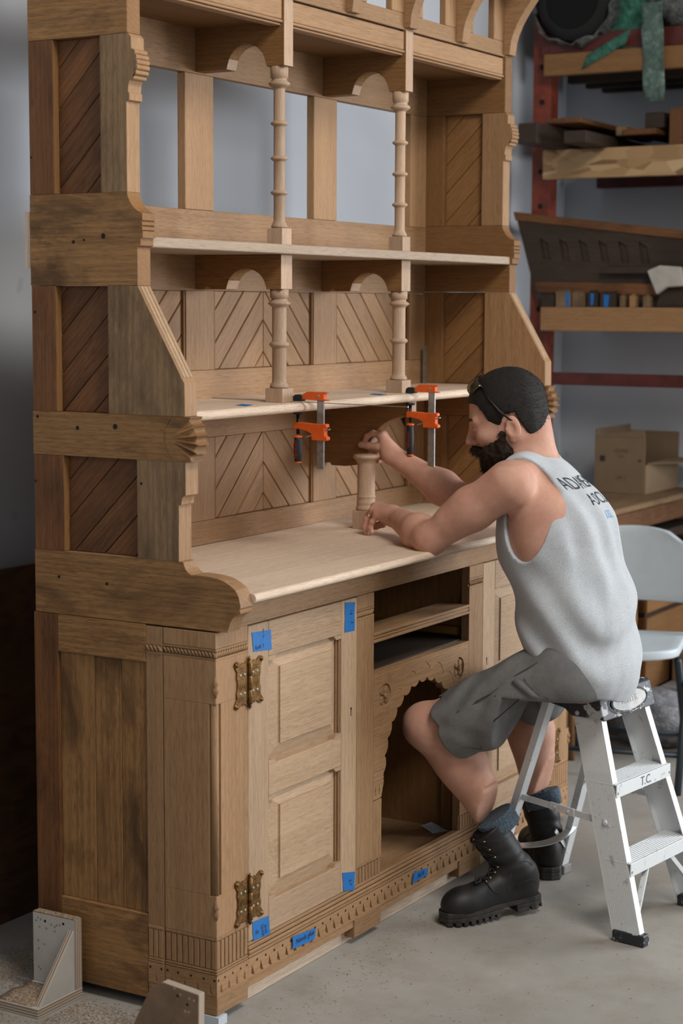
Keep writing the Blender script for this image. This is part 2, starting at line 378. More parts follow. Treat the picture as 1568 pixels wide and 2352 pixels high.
for sx in (0, 1):
    def X(a): return a if sx == 0 else mir(a)
    bx('pilaster', OK_Z, X(.6185), X(.7035), .0045, .024, .10, .897, bev=.0005)
    mb = MB()
    for z0, z1 in ((.8625, .8968), (.2035, .8365)): mb.box(min(X(.6185), X(.7035)), max(X(.6185), X(.7035)), 0, .0045, z0, z1)
    mb.build('pilaster_face', OK_Z, base, bevel=.0008)
    rp = MB()
    for z0 in (.837, .8575): rp.box(min(X(.6185), X(.7035)), max(X(.6185), X(.7035)), 0, .0045, z0, z0 + .0045)
    for k in range(9):
        c = .6195 + (k + .5) * .0092; st = .0092
        rp.tube([(X(c - st * .62), .0037, .843), (X(c - st * .25), .0023, .8465), (X(c + st * .2), .0023, .8525), (X(c + st * .62), .0037, .8562)], [.0022, .0037, .0037, .0022], 6)
    rp.build('rope_carving', OK_X, base)
    bx('pilaster_leg', OK_Z, X(.7040), X(.7480), .0045, .024, .10, .3550, bev=.0005)
    bx('leg_face', OK_Z, X(.7040), X(.7480), .0, .0045, .2035, .352, bev=.0008)
    fl = MB().box(min(X(.6185), X(.748)), max(X(.6185), X(.748)), 0, .0045, .196, .2033)
    for k in range(8):
        a = .6195 + k * .016; fl.box(min(X(a), X(a + .0126)), max(X(a), X(a + .0126)), .0004, .0045, .155, .194)
    fl.build('fluted_carving', OK_Z, base, bevel=.0012)
    bx('foot_block', OK_X, X(.612), X(.748), 0, .10, .018, .066, bev=.002)
# mouldings and toothed band across the front
rd = MB()
for z0, z1, y in ((.1165, .1235, -.001), (.1255, .1335, -.003), (.1355, .1445, -.001), (.1455, .154, .001)):
    rd.box(.1275, mir(.1275), y, .022, z0, z1)
rd.build('reeded_moulding', OK_X, base, bevel=.002)
bnd = MB().box(.1275, mir(.1275), 0, .022, .0665, .1155).build('toothed_band', OK_X, base); cut = MB(); dt = MB()
nt_ = 46; st = (W_ - .255) / nt_
for k in range(nt_):
    c = .1275 + (k + .5) * st
    cut.add([(c - .0085, -.001, .071), (c + .0085, -.001, .071), (c - .004, -.001, .102), (c + .001, .006, .074), (c + .005, .006, .074), (c - .003, .005, .096)], [(0, 2, 1), (3, 4, 5), (0, 1, 4, 3), (1, 2, 5, 4), (2, 0, 3, 5)])
    dt.add([(c + st / 2 + .0035 * math.cos(i * PI / 4), -.0003, .104 + .0035 * math.sin(i * PI / 4)) for i in range(8)], [tuple(range(8))])
carve(bnd, cut); dt.build('punched_hole', dark_pit, base, kind='stuff')
bx('lower_fillet', OK_X, .1275, mir(.1275), .004, .022, .045, .066)
bx('runner', wood('raw', 'x'), .14, mir(.14), .030, .060, 0, .046)
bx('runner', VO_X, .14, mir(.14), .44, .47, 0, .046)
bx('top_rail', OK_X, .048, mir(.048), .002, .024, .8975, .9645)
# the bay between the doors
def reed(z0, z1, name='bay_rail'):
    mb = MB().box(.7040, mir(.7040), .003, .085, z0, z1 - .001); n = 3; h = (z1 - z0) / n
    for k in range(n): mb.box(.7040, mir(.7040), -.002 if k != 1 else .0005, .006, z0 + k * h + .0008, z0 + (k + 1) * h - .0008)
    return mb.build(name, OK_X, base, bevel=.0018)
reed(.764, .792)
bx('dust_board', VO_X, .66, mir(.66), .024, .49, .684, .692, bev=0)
# arch board with scalloped edge
cz, r0 = .418, .2
def arch(rad, n, lob, amp, z_s):
    pts = []
    for i in range(n * lob + 1):
        t = PI - PI * i / (n * lob); ph = (i % lob) / lob; rr = rad - amp * abs(math.sin(ph * PI)) ** .7
        pts.append((XM + rr * math.cos(t), z_s + rr * math.sin(t)))
    return pts
sc = arch(.212, 15, 6, .011, cz)
poly = [(.7042, .3560), (.7480, .3560), (.7480, .362), (.7585, .392), (.7585, .404)] + [p for p in sc if p[1] > .40] + [(mir(.7585), .404), (mir(.7585), .392), (mir(.7480), .362), (mir(.7480), .3560), (mir(.7042), .3560), (mir(.7042), .688), (.7042, .688)]
ab = MB().prism(poly, 'y', 0, .022).build('arch_board', OK_X, base)
cut = MB()
oz = arch(.232, 9, 10, -.022, cz)
oz = [p for p in oz if p[1] > .45]
cut.tube([(p[0], 0, p[1]) for p in oz], .0016, 5)
for z in (.4345, .4255, .4095, .4015, .3575):
    for a, b_ in ((.703, .76), (mir(.76), mir(.703))): cut.tube([(a, 0, z), (b_, 0, z)], .0015, 5)
for z in (.679, .672): cut.tube([(.7, 0, z), (mir(.7), 0, z)], .0014, 5)
for cx, czr in ((.763, .620), (mir(.763), .620)):
    n = 24; rg = [(cx + .0315 * math.cos(i * 2 * PI / n), czr + .0315 * math.sin(i * 2 * PI / n)) for i in range(n)]
    cut.prism(rg, 'y', -.004, .0055)
for a in (.716, .735, mir(.716), mir(.735)):
    cut.add([(a - .006, -.001, .363), (a + .006, -.001, .363), (a, -.001, .395), (a - .001, .005, .366), (a + .001, .005, .366), (a, .004, .388)], [(0, 2, 1), (3, 4, 5), (0, 1, 4, 3), (1, 2, 5, 4), (2, 0, 3, 5)])
carve(ab, cut)
for cx in (.763, mir(.763)):
    ro = MB()
    for k in range(4):
        a = PI / 4 + k * PI / 2; c = (cx + .0165 * math.cos(a), .620 + .0165 * math.sin(a))
        M = Matrix.Translation((c[0], .0045, c[1])) @ Matrix.Rotation(-a, 4, 'Y') @ Matrix.Diagonal((.0125, .0045, .0105, 1)) @ Matrix.Rotation(PI / 2, 4, 'X')
        ro.lathe([(math.sin(t) * 1.0 + .001, -math.cos(t)) for t in [i * PI / 6 for i in range(7)]], (0, 0), 12, M)
    ro.lathe([(.0065, -.006), (.0065, .004), (.004, .006)], (0, 0), 12, Matrix.Translation((cx, .0, .620)) @ Matrix.Rotation(PI / 2, 4, 'X'))
    ro.build('rosette', OK_X, base)
# carcass
for x in (.655, mir(.655) - .018): bx('partition', IN_Z, x, x + .018, .025, .50, .10, .8965, bev=0)
for s_ in (0, 1):
    a = .673 if s_ == 0 else mir(.673)
    d = 1 if s_ == 0 else -1
    bx('inner_cleat', IN_Y, a, a + d * .03, .04, .48, .7005, .722); bx('inner_post', IN_Z, a, a + d * .028, .05, .085, .133, .68)
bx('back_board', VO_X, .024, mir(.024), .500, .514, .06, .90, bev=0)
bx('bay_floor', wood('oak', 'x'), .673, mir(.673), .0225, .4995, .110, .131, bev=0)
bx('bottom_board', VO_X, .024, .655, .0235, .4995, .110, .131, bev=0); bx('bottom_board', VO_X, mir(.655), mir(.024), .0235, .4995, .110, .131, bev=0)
# brass butterfly hinges
brass = plain('aged_brass', (.235, .125, .042), .42, .9, vs=90, bs=.15, col2=(.10, .052, .020))
def hinge(xc, zc, par):
    h = MB(); g = MB()
    for sg in (-1, 1):
        out = [(0, -.050), (.012, -.050), (.018, -.046), (.024, -.050), (.030, -.046), (.036, -.050), (.046, -.0555), (.055, -.053), (.058, -.046), (.053, -.0385), (.0475, -.031), (.049, -.018), (.0455, -.008), (.0455, .008), (.049, .018), (.0475, .031), (.053, .0385), (.058, .046), (.055, .053), (.046, .0555), (.036, .050), (.030, .046), (.024, .050), (.018, .046), (.012, .050), (0, .050)]
        h.prism([(xc + sg * a, zc + b_) for a, b_ in out], 'y', -.0035, 0)
        for b_ in (-.0475, .0475):
            h.lathe([(.0065, -.004), (.0065, 0), (.004, .0035), (.0015, .005)], (0, 0), 10, Matrix.Translation((xc + sg * .051, -.0035, zc + b_)) @ Matrix.Rotation(PI / 2, 4, 'X'))
        for b_ in (-.036, -.0305, -.0125, .0125, .0305, .036): h.box(xc + sg * .008, xc + sg * .044, -.0048, -.003, zc + b_ - .0011, zc + b_ + .0011)
        for k in range(5):
            a = .011 + k * .0068; h.tube([(xc + sg * a, -.0037, zc - .010), (xc + sg * (a + .005), -.0037, zc + .010)], .0009, 4)
        for a, b_ in ((.017, .0215), (.034, .0215), (.017, -.0215), (.034, -.0215)):
            g.lathe([(.0042, -.0006), (.0042, .0006), (.0018, .0012)], (0, 0), 10, Matrix.Translation((xc + sg * a, -.0035, zc + b_)) @ Matrix.Rotation(PI / 2, 4, 'X'))
    o = h.build('hinge', brass, par, bevel=.0006)
    MW[o.name] = MW[base.name]
    b_ = MB().lathe([(.0005, zc - .062), (.005, zc - .055), (.0032, zc - .051), (.0062, zc - .049), (.0062, zc - .0165), (.0056, zc - .016), (.0062, zc - .0155), (.0062, zc + .0155), (.0056, zc + .016), (.0062, zc + .0165), (.0062, zc + .049), (.0032, zc + .051), (.005, zc + .055), (.0005, zc + .063)], (xc, -.005), 12)
    b_.build('hinge_barrel', brass, base); g.build('hinge_screw', plain('old_screw', (.33, .29, .2), .45, .9), base)
for z in (.7665, .2600):
    hinge(.1275, z, base); hinge(mir(.1275), z, base)
base_ready = True
# ------------------------------------------------------------ countertop
top = thing('countertop', 'pale freshly planed oak countertop with rounded front edge on the base cabinet', 'countertop', (XM, .22, .965))
RW_X = wood('raw', 'x')
nose = [(-.0755, .975)] + [(-.0755 + .0105 * (1 - math.cos(t)), .9755 + .0105 * math.sin(t)) for t in [i * PI / 12 for i in range(1, 7)]]
nose = [(-.065 - .0105 * math.cos(t), .9755 + .0105 * math.sin(t)) for t in [(-6 + i) * PI / 12 for i in range(13)]]
MB().prism(nose + [(.075, .986), (.075, .965)], 'x', .0475, mir(.0475), smooth=False).build('plank', RW_X, top)
for y0, y1 in ((.0753, .215), (.2153, .36), (.3603, .4995)): bx('plank', RW_X, .0475, mir(.0475), y0, y1, .965, .986, top, .0006)

# ------------------------------------------------------------ the sideboard: hutch
hut = thing('hutch', 'tall oak hutch with open back windows, chevron panels and turned columns above the countertop', 'hutch', (XM, .3, .903))
T_ = .047
def arc(c, r, a0, a1, n, ry=None):
    return [(c[0] + r * math.cos(R(a0 + (a1 - a0) * i / n)), c[1] + (ry or r) * math.sin(R(a0 + (a1 - a0) * i / n))) for i in range(n + 1)]
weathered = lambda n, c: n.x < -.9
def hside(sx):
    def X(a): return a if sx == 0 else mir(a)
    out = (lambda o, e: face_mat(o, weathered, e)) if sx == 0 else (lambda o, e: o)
    def pr(name, poly, mat, ext, x0=0.0, x1=T_, bev=.0012):
        o = MB().prism(poly, 'x', min(X(x0), X(x1)), max(X(x0), X(x1))).build(name, mat, hut, bevel=bev); return out(o, ext) if ext else o
    # horizontal rails, front ends profiled
    pr('top_rail', [(.511, 2.2085), (.511, 2.376), (.2285, 2.376), (.2285, 2.2085)], IN_Y, OLD_Y)
    cove = [(.233, 1.8655), (.231, 1.856), (.226, 1.8455), (.217, 1.833), (.205, 1.8235), (.1915, 1.8185)]
    reeds = [(.1915, 1.803), (.1955, 1.8015)] + arc((.1945, 1.7965), .0045, 90, -90, 6)[:0] + [(.192, 1.7985), (.1915, 1.7925), (.1955, 1.7905), (.192, 1.788), (.1915, 1.7815), (.1955, 1.78), (.1905, 1.779), (.1905, 1.7645), (.1965, 1.764), (.1965, 1.748), (.2055, 1.7435)]
    pr('middle_rail', [(.511, 1.6605), (.511, 1.8655)] + cove + reeds + [(.2055, 1.6605)], IN_Y, OLD_Y, bev=0)
    tips = [(.0655, 1.3725), (.0545, 1.3545), (.0465, 1.3335), (.046, 1.3125), (.0525, 1.2925), (.0625, 1.2745)]
    sh = [(.081, 1.3728), (.0655, 1.3728)]
    for a, b in zip(tips[:-1], tips[1:]):
        m = Vector(((a[0] + b[0]) / 2, (a[1] + b[1]) / 2)); dv = Vector(b) - Vector(a); nv = Vector((-dv.y, dv.x)).normalized()
        if nv.x < 0: nv = -nv
        sh += [(a[0], a[1] - .0015)]
        for k in range(1, 8):
            t = k / 8; q = Vector(a).lerp(Vector(b), t) + nv * (.0085 * math.sin(t * PI) ** .8); sh.append((q.x, q.y))
    sh += [tips[-1]]
    o = MB().prism([(.511, 1.2735), (.511, 1.3728)] + sh + [(.08, 1.2735)], 'x', min(X(0), X(T_)), max(X(0), X(T_))).build('shelf_rail', IN_Y, hut)
    cut = MB()
    for xs in ((0.0,) if sx == 0 else (0.0, T_)):
        root = Vector((X(xs), .128, 1.3235))
        for a, b in zip(tips[:-1], tips[1:]):
            tip = Vector((X(xs), (a[0] + b[0]) / 2 - .01, (a[1] + b[1]) / 2)); st = root.lerp(tip, .25)
            cut.tube([st, tip], [.0012, .0105], 10)
        for pl in ([(.118, 1.368), (.1345, 1.3435), (.1335, 1.3235), (.1335, 1.3045), (.118, 1.279)], [(.150, 1.340), (.142, 1.3425), (.138, 1.337), (.1405, 1.330), (.137, 1.324), (.138, 1.315), (.144, 1.311), (.150, 1.314)]):
            cut.tube([(X(xs), a, b) for a, b in pl], .0016, 5)
    carve(o, cut); out(o, wood('old', 'y')) if sx == 0 else None
    scr = [(.0975, 1.0505), (.0865, 1.0505), (.0805, 1.0355), (.0735, 1.0285), (.064, 1.0235), (.0505, 1.0245), (.017, 1.0235), (-.005, 1.021), (-.022, 1.0165), (-.038, 1.009), (-.053, .999), (-.0615, .985), (-.0655, .970), (-.0665, .9605), (-.0625, .957), (-.0665, .953), (-.0655, .948), (-.061, .9455), (-.052, .941), (-.045, .935), (-.040, .926), (-.036, .915), (-.032, .9035)]
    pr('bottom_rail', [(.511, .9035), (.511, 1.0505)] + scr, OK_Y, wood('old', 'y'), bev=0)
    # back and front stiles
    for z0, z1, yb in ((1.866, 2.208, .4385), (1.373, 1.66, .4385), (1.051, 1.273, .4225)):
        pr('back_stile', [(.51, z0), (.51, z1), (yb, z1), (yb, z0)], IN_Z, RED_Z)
    roll = []
    for zc, yc in ((2.1675, .2125), (2.1565, .2085), (2.1455, .2065), (2.1345, .2065), (2.1235, .2095), (2.113, .2155)):
        roll += arc((yc + .0015, zc), .0058, 80, 280, 6)
    top_p = [(.2285, 2.208), (.2265, 2.2075), (.2185, 2.1995), (.2185, 2.175)] + roll + [(.2225, 2.1075), (.2265, 2.096), (.228, 2.081), (.2245, 2.080), (.2245, 2.0645), (.2325, 2.0615), (.2325, 1.866)]
    pr('front_stile', [(.3045, 1.866), (.3045, 2.208)] + top_p, OK_Z, GR_Z, bev=0)
    pr('front_stile', [(.290, 1.373), (.290, 1.66), (.206, 1.66), (.086, 1.455), (.0805, 1.4475), (.0795, 1.373)], OK_Z, GR_Z)
    pr('front_stile', [(.2115, 1.051), (.2115, 1.273), (.0785, 1.273), (.0785, 1.2), (.0835, 1.1985), (.0875, 1.194), (.0895, 1.1855), (.0905, 1.1785), (.097, 1.1765), (.098, 1.051)], OK_Z, GR_Z, bev=0)
    for k in range(3):
        a = .006 + k * .0125
        MB().beam((X(a + .0055), .2045, 1.6585), (X(a + .0055), .0875, 1.4575), .0098, .005, (0, -.863, .505)).build('reeded_edge', NW_Z, hut, bevel=.0018)
    # diagonal boards
    for z0, z1, y0, y1, c0 in ((1.8665, 2.2075, .3048, .4382, 2.494), (1.3735, 1.6595, .2903, .4382, 1.898), (1.0515, 1.2725, .2118, .4222, 1.5485)):
        c = c0 - .0888 * 6
        while c < c0 + .0888 * 6:
            p = [(y0, z0), (y1, z0), (y1, z1), (y0, z1)]
            p = clip(p, 1, 1, c + .0888 - .0013); p = clip(p, -1, -1, -(c + .0013))
            if len(p) >= 3:
                b_ = MB().prism(p, 'x', min(X(.019), X(.030)), max(X(.019), X(.030)))
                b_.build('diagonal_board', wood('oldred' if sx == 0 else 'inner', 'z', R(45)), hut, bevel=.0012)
            c += .0888
        if sx == 1:
            for ya in (y0 + .006, y1 - .006): MB().box(mir(.019), mir(.009), ya - .005, ya + .005, z0, z1).build('panel_moulding', IN_Z, hut, bevel=.002)
        MB().box(min(X(.0245), X(.026)), max(X(.0245), X(.026)), y0, y1, z0, z1).build('panel_backing', VO_Z, hut)
for s_ in (0, 1): hside(s_)
# nail holes and wear on the left side
nh = MB()
for y, z, r in ((.385, 1.758, .0042), (.30, 1.770, .0062), (.355, 1.762, .003), (.38, 1.338, .005), (.272, 1.345, .0065), (.497, 1.36, .004), (.30, .985, .004), (.44, .99, .004), (.505, 1.21, .003), (.50, 1.60, .0035), (.505, 1.95, .003), (.2, 1.22, .0035)):
    nh.add([(-.0004, y + r * math.cos(i * PI / 5), z + r * math.sin(i * PI / 5)) for i in range(10)][::-1], [tuple(range(10))])
nh.build('nail_hole', dark_pit, hut, kind='stuff')
# back frame
def hx(name, mat, x0, x1, y0, y1, z0, z1, bev=.0012, par=None): return MB().box(x0, x1, y0, y1, z0, z1).build(name, mat, par or hut, bevel=bev)
yb0, yb1 = .5, .5245
for z0, z1, m in ((2.2065, 2.376, OK_X), (1.655, 1.8615, wood('back', 'x')), (1.27, 1.447, wood('back', 'x')), (.986, 1.05, wood('back', 'x'))): hx('back_rail', m, T_ + .0005, mir(T_ + .0005), yb0, yb1, z0, z1)
for z0, z1 in ((1.862, 2.206), (1.4475, 1.6545), (1.0505, 1.2695)):
    for x0, x1 in ((.0478, .148), (.593, .72), (1.2185, 1.345), (1.79, 1.8925)): hx('back_stile', wood('back', 'z'), x0, x1, yb0, yb1, z0, z1)
# chevron boards
def chev(x0, x1, z0, z1, mode, apexes):
    xc = .9685; p0 = [(x0, z0), (x1, z0), (x1, z1), (x0, z1)]; sp = .0868; g = .0016
    for half in ((-1, 1) if mode == 'A' else (-1,) if mode == '/' else (1,)):
        q = clip(p0, half * -1, 0, half * -1 * xc) if mode == 'A' else p0
        if mode == 'A': q = clip(p0, -half, 0, -half * xc - (0.0006))
        c = apexes - sp * 9
        while c < apexes + sp * 9:
            # apex-up lines: z = c - |x - xc|  -> half=-1: z - x = c - xc ; half=1: z + x = c + xc
            k = c - xc if half == -1 else c + xc; a = -1 if half == -1 else 1
            p = clip(q, a, 1, k + sp - g); p = clip(p, -a, -1, -(k + g))
            if len(p) >= 3 and abs(sum(p[i][0] * p[(i + 1) % len(p)][1] - p[(i + 1) % len(p)][0] * p[i][1] for i in range(len(p)))) > 2e-5:
                MB().prism(p, 'y', .509, .517).build('chevron_board', wood('back', 'z', 10 + R(45) * (1 if half == -1 else -1)), hut, bevel=.0022)
            c += sp
    hx('panel_backing', VO_Z, x0, x1, .515, .519, z0, z1, 0)
for z0, z1, ap in ((1.4475, 1.6545, 1.577), (1.0505, 1.2695, 1.186)):
    chev(.722, 1.2165, z0, z1, 'A', ap); chev(.15, .591, z0, z1, '/', ap); chev(1.347, 1.788, z0, z1, '\\', ap)
    for x in (.7245, .588, .1535, 1.214, 1.3495, 1.7855): MB().box(x - .0035, x + .0035, .502, .512, z0, z1).build('panel_moulding', IN_Z, hut, bevel=.0015)
# shelves
RW_X2 = wood('raw', 'x')
o = MB().prism([(.4995, 1.745), (.4995, 1.7685), (.2065, 1.7685), (.2045, 1.7665), (.2045, 1.747), (.2065, 1.745)], 'x', T_ + .0005, mir(T_ + .0005)).build('shelf', wood('edge', 'x'), hut)
nose = [(.2015 - .0118 * math.cos(t), 1.360 + .0118 * math.sin(t)) for t in [(-6 + i) * PI / 12 for i in range(13)]]
o = MB().prism(nose + [(.34, 1.3718), (.34, 1.3482)], 'x', T_ + .0005, mir(T_ + .0005)).build('shelf', RW_X2, hut)
hx('shelf', RW_X2, T_ + .0005, mir(T_ + .0005), .3404, .4995, 1.3482, 1.3718, .0005)
# arms with arched notches
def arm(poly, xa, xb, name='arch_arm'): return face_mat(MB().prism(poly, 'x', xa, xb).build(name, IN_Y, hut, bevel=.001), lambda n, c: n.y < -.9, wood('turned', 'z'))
for xa, xb in ((.6395, .6825), (1.2655, 1.3085)):
    arm([(.4995, 2.2105), (.4995, 2.376), (.231, 2.376), (.231, 2.2105), (.283, 2.2105)] + arc((.3435, 2.2105), .0585, 0, 180, 14)[::-1][1:-1] + [(.404, 2.2105)], xa, xb)
for xa, xb in ((.6345, .6875), (1.2605, 1.3135)):
    arm([(.4995, 1.6575), (.4995, 1.7445), (.2365, 1.7445), (.2365, 1.6575), (.2805, 1.6575)] + arc((.3425, 1.6575), .06, 0, 180, 14, .052)[::-1][1:-1] + [(.4045, 1.6575), (.452, 1.6575), (.462, 1.6665), (.472, 1.6575)], xa, xb)
q = [(.4995, 1.162), (.4995, 1.3478), (.2125, 1.3478), (.2125, 1.306)] + [(.2125 + .1295 * math.sin(t), 1.194 + .112 * math.cos(t)) for t in [i * PI / 20 for i in range(1, 11)]] + [(.3465, 1.190), (.360, 1.176), (.378, 1.161), (.42, 1.1555), (.466, 1.156), (.471, 1.1635)]
arm(q, 1.2625, 1.3105, 'curved_arm')
# columns

def column(xc, yc, prof, block, bz0, bz1):
    o = MB().lathe(prof, (xc, yc), 32).build('turned_column', wood('turned', 'z'), hut)
    MW[o.name] = MW[hut.name]
    b = block / 2; MB().box(xc - b, xc + b, yc - b, yc + b, bz0, bz1).build('column_block', wood('turned', 'z'), o, bevel=.0008)
def ringp(z, rs, rr, h): return [(rs, z - h), (rs + .0012, z - h * .75), (rr * .82 + rs * .18, z - h * .35), (rr, z), (rr * .85 + rs * .15, z + h * .4), (rs + .0012, z + h * .8), (rs, z + h)]
yc = .2585; s1 = .001168
up = [(.0150, 1.8105), (.0205, 1.8120), (.0208, 1.8165), (.0185, 1.8195), (.0170, 1.8235), (.0150, 1.8275), (.0145, 1.832)]
for z in (1.899, 1.984, 2.0705): up += ringp(z, .0145, .0222, .0078)
up += [(.0146, 2.155), (.0148, 2.158), (.0205, 2.1605), (.0245, 2.1635), (.0275, 2.1675), (.0272, 2.170), (.0235, 2.1735), (.0205, 2.1745), (.0195, 2.1785), (.0192, 2.1815), (.0225, 2.1835), (.0228, 2.2105)]
lo = [(.018, 1.4075), (.0240, 1.4085), (.0245, 1.4125), (.0225, 1.4165), (.0205, 1.4195), (.0187, 1.4225), (.0184, 1.43)] + ringp(1.518, .0184, .0255, .009)
lo += [(.0184, 1.6095), (.0188, 1.613), (.0245, 1.6175), (.029, 1.6215), (.0285, 1.624), (.0235, 1.6275), (.0205, 1.6305), (.0198, 1.6345), (.0235, 1.6365), (.0238, 1.6575)]
for xc in (.661, 1.287):
    column(xc, yc, up, .045, 1.7687, 1.8105); column(xc, yc, lo, .052, 1.372, 1.4075)
# fascia, soffit, frieze, cornice
def fx(x0, x1):
    mb = MB().box(x0, x1, .2365, .256, 2.3215, 2.371); mb.box(x0, x1, .2335, .262, 2.3135, 2.3205); mb.box(x0, x1, .239, .27, 2.307, 2.3128)
    mb.build('fascia', wood('back', 'x'), hut, bevel=.0018)
for a, b in ((T_ + .0005, .639), (.683, 1.265), (1.309, mir(T_ + .0005))): fx(a, b)
hx('soffit', IN_X, T_ + .001, mir(T_ + .001), .2565, .4995, 2.318, 2.330, 0)
BRX = [.0235 + .3155 * k for k in range(7)]
fz = MB(); zb, zt = 2.4205, 2.555
edges = [0.0]; 
for k in range(6): c = BRX[k] + .158; edges += [c - .068, c + .068]
edges.append(W_)
hx('frieze_rail', OK_X, 0, W_, .2365, .257, 2.3765, zb, .001); hx('frieze_rail', OK_X, 0, W_, .2365, .257, zt, 2.61, .001)
for i in range(0, len(edges), 2): hx('frieze_stile', OK_Z, edges[i], edges[i + 1], .2365, .257, zb + .0003, zt - .0003, .002)
bp = [(.2365, 2.381), (.2365, 2.56), (.138, 2.56), (.150, 2.548), (.156, 2.540), (.175, 2.515), (.192, 2.490), (.204, 2.470), (.216, 2.443), (.2235, 2.420), (.2285, 2.381)]
bp = [(a - (.012 if i > 2 else 0), b) for i, (a, b) in enumerate(bp)]
for k in range(2, 7):
    c = min(max(BRX[k], .0235), W_ - .0235); MB().prism(bp, 'x', c - .0225, c + .0225).build('cornice_bracket', OK_Y, hut, bevel=.001)
hx('cornice', OK_X, -.02, W_ + .02, .10, .52, 2.6105, 2.64, .002)

# ------------------------------------------------------------ text as real flat lettering
def text_mb(body, size, M, depth=.0002, font_shear=0.0):
    cu = bpy.data.curves.new('t', 'FONT'); cu.body = body; cu.size = size; cu.extrude = depth; cu.shear = font_shear; cu.resolution_u = 3
    cu.align_x = 'CENTER'; cu.align_y = 'CENTER'
    o = bpy.data.objects.new('t', cu); COL.objects.link(o); bpy.context.view_layer.update()
    me = bpy.data.meshes.new_from_object(o.evaluated_get(bpy.context.evaluated_depsgraph_get()))
    mb = MB(); mb.add([M @ v.co for v in me.vertices], [tuple(p.vertices) for p in me.polygons])
    bpy.data.objects.remove(o); bpy.data.curves.remove(cu); bpy.data.meshes.remove(me); return mb
ink = plain('marker_ink', (.006, .008, .02), .6)
def FRONT(x, y, z, rot=0): # lettering frame on a plane facing -y
    return Matrix.Translation((x, y, z)) @ Matrix.Rotation(rot, 4, 'Y') @ Matrix.Rotation(PI / 2, 4, 'X')
blue = plain('blue_masking_tape', (.006, .135, .42), .55, vs=60, var=.12)
def tape(quad, label, text=None, tsize=.012, trot=0.0, toff=(0, 0), th=.0005, waves=0):
    # quad: four world points, corners in order; built as a thin solid with a torn edge
    q = [Vector(p) for p in quad]; c = sum(q, Vector()) / 4; n = (q[1] - q[0]).cross(q[3] - q[0]).normalized()
    if n.dot(Vector((-3, -2, 1.6)) - c) < 0: n = -n
    ring = []; rnd = random.Random(label)
    for i in range(4):
        a, b = q[i], q[(i + 1) % 4]; m = 6 if i % 2 else 1
        for k in range(m):
            p = a.lerp(b, k / m)
            if 0 < k: p += (c - p).normalized() * rnd.uniform(-.0008, .002)
            ring.append(p)
    k = len(ring); vs = [p + n * th for p in ring] + ring
    f = [tuple(range(k)), tuple(range(k, 2 * k))[::-1]] + [(i, k + i, k + (i + 1) % k, (i + 1) % k) for i in range(k)]
    o = one(MB().add(vs, f), 'blue_tape', blue, label, 'tape', c, 'pieces of blue masking tape')
    if text:
        for body, sz, dx, dz, rt in text:
            t = text_mb(body, sz, FRONT(c.x + dx, q[0].y - th - .0004, c.z + dz, rt), .0001, .2); t.build('handwriting', ink, o)
    return o
yf = -.0008
tape([(0.1427,-0.0008,0.8791), (0.2225,-0.0008,0.8740), (0.2261,-0.0008,0.8275), (0.1497,-0.0008,0.8338)], 'blue tape square above the top hinge of the left door', [('I', .016, .004, .022, 0), ('Y', .012, .004, .009, .2), ('fork 1', .015, -.012, -.012, 0)])
tape([(0.5569,-0.0008,0.8906), (0.6057,-0.0008,0.8849), (0.6042,-0.0008,0.8138), (0.5554,-0.0008,0.8158)], 'tall blue tape strip on the left door stile below the countertop', [('12', .014, .006, .012, 1.57), ('3', .013, .010, -.014, 1.57)])
tape([(0.1426,-0.0008,0.2002), (0.2127,-0.0008,0.1953), (0.2182,-0.0008,0.1492), (0.1462,-0.0008,0.1543)], 'blue tape square below the lower hinge of the left door', [('Ex', .014, -.018, -.004, 0), ('lock', .018, .006, -.006, 1.35), ('out', .017, .020, -.006, 1.3)])
tape([(0.5497,-0.0008,0.2068), (0.6123,-0.0008,0.1932), (0.6084,-0.0008,0.1465), (0.5544,-0.0008,0.1583)], 'blue tape on the bottom right corner of the left door', [('R.7', .013, .006, -.004, 1.3)])
tape([(0.3114,-0.0036,0.1141), (0.4209,-0.0036,0.1039), (0.4109,-0.0036,0.0773), (0.3115,-0.0036,0.0838)], 'blue tape reading Needs glue on the toothed band under the left door', [('Needs glue', .0185, .004, .002, 0)])
tape([(0.9198,-0.0036,0.1079), (1.0016,-0.0036,0.0991), (0.9994,-0.0036,0.0802), (0.9129,-0.0036,0.0798)], 'blue tape on the toothed band below the open middle bay', [('Ad A', .018, .0, .001, 0)])
tape([(0.4649,0.2613,1.3722), (0.5239,0.2804,1.3722), (0.5064,0.2362,1.3722), (0.4487,0.2170,1.3722)], 'blue tape lying flat on the lower shelf left of the left column')
tape([(1.1329,0.2650,1.3722), (1.1834,0.2799,1.3722), (1.1612,0.2254,1.3722), (1.1101,0.2131,1.3722)], 'blue tape lying flat on the lower shelf left of the right column')
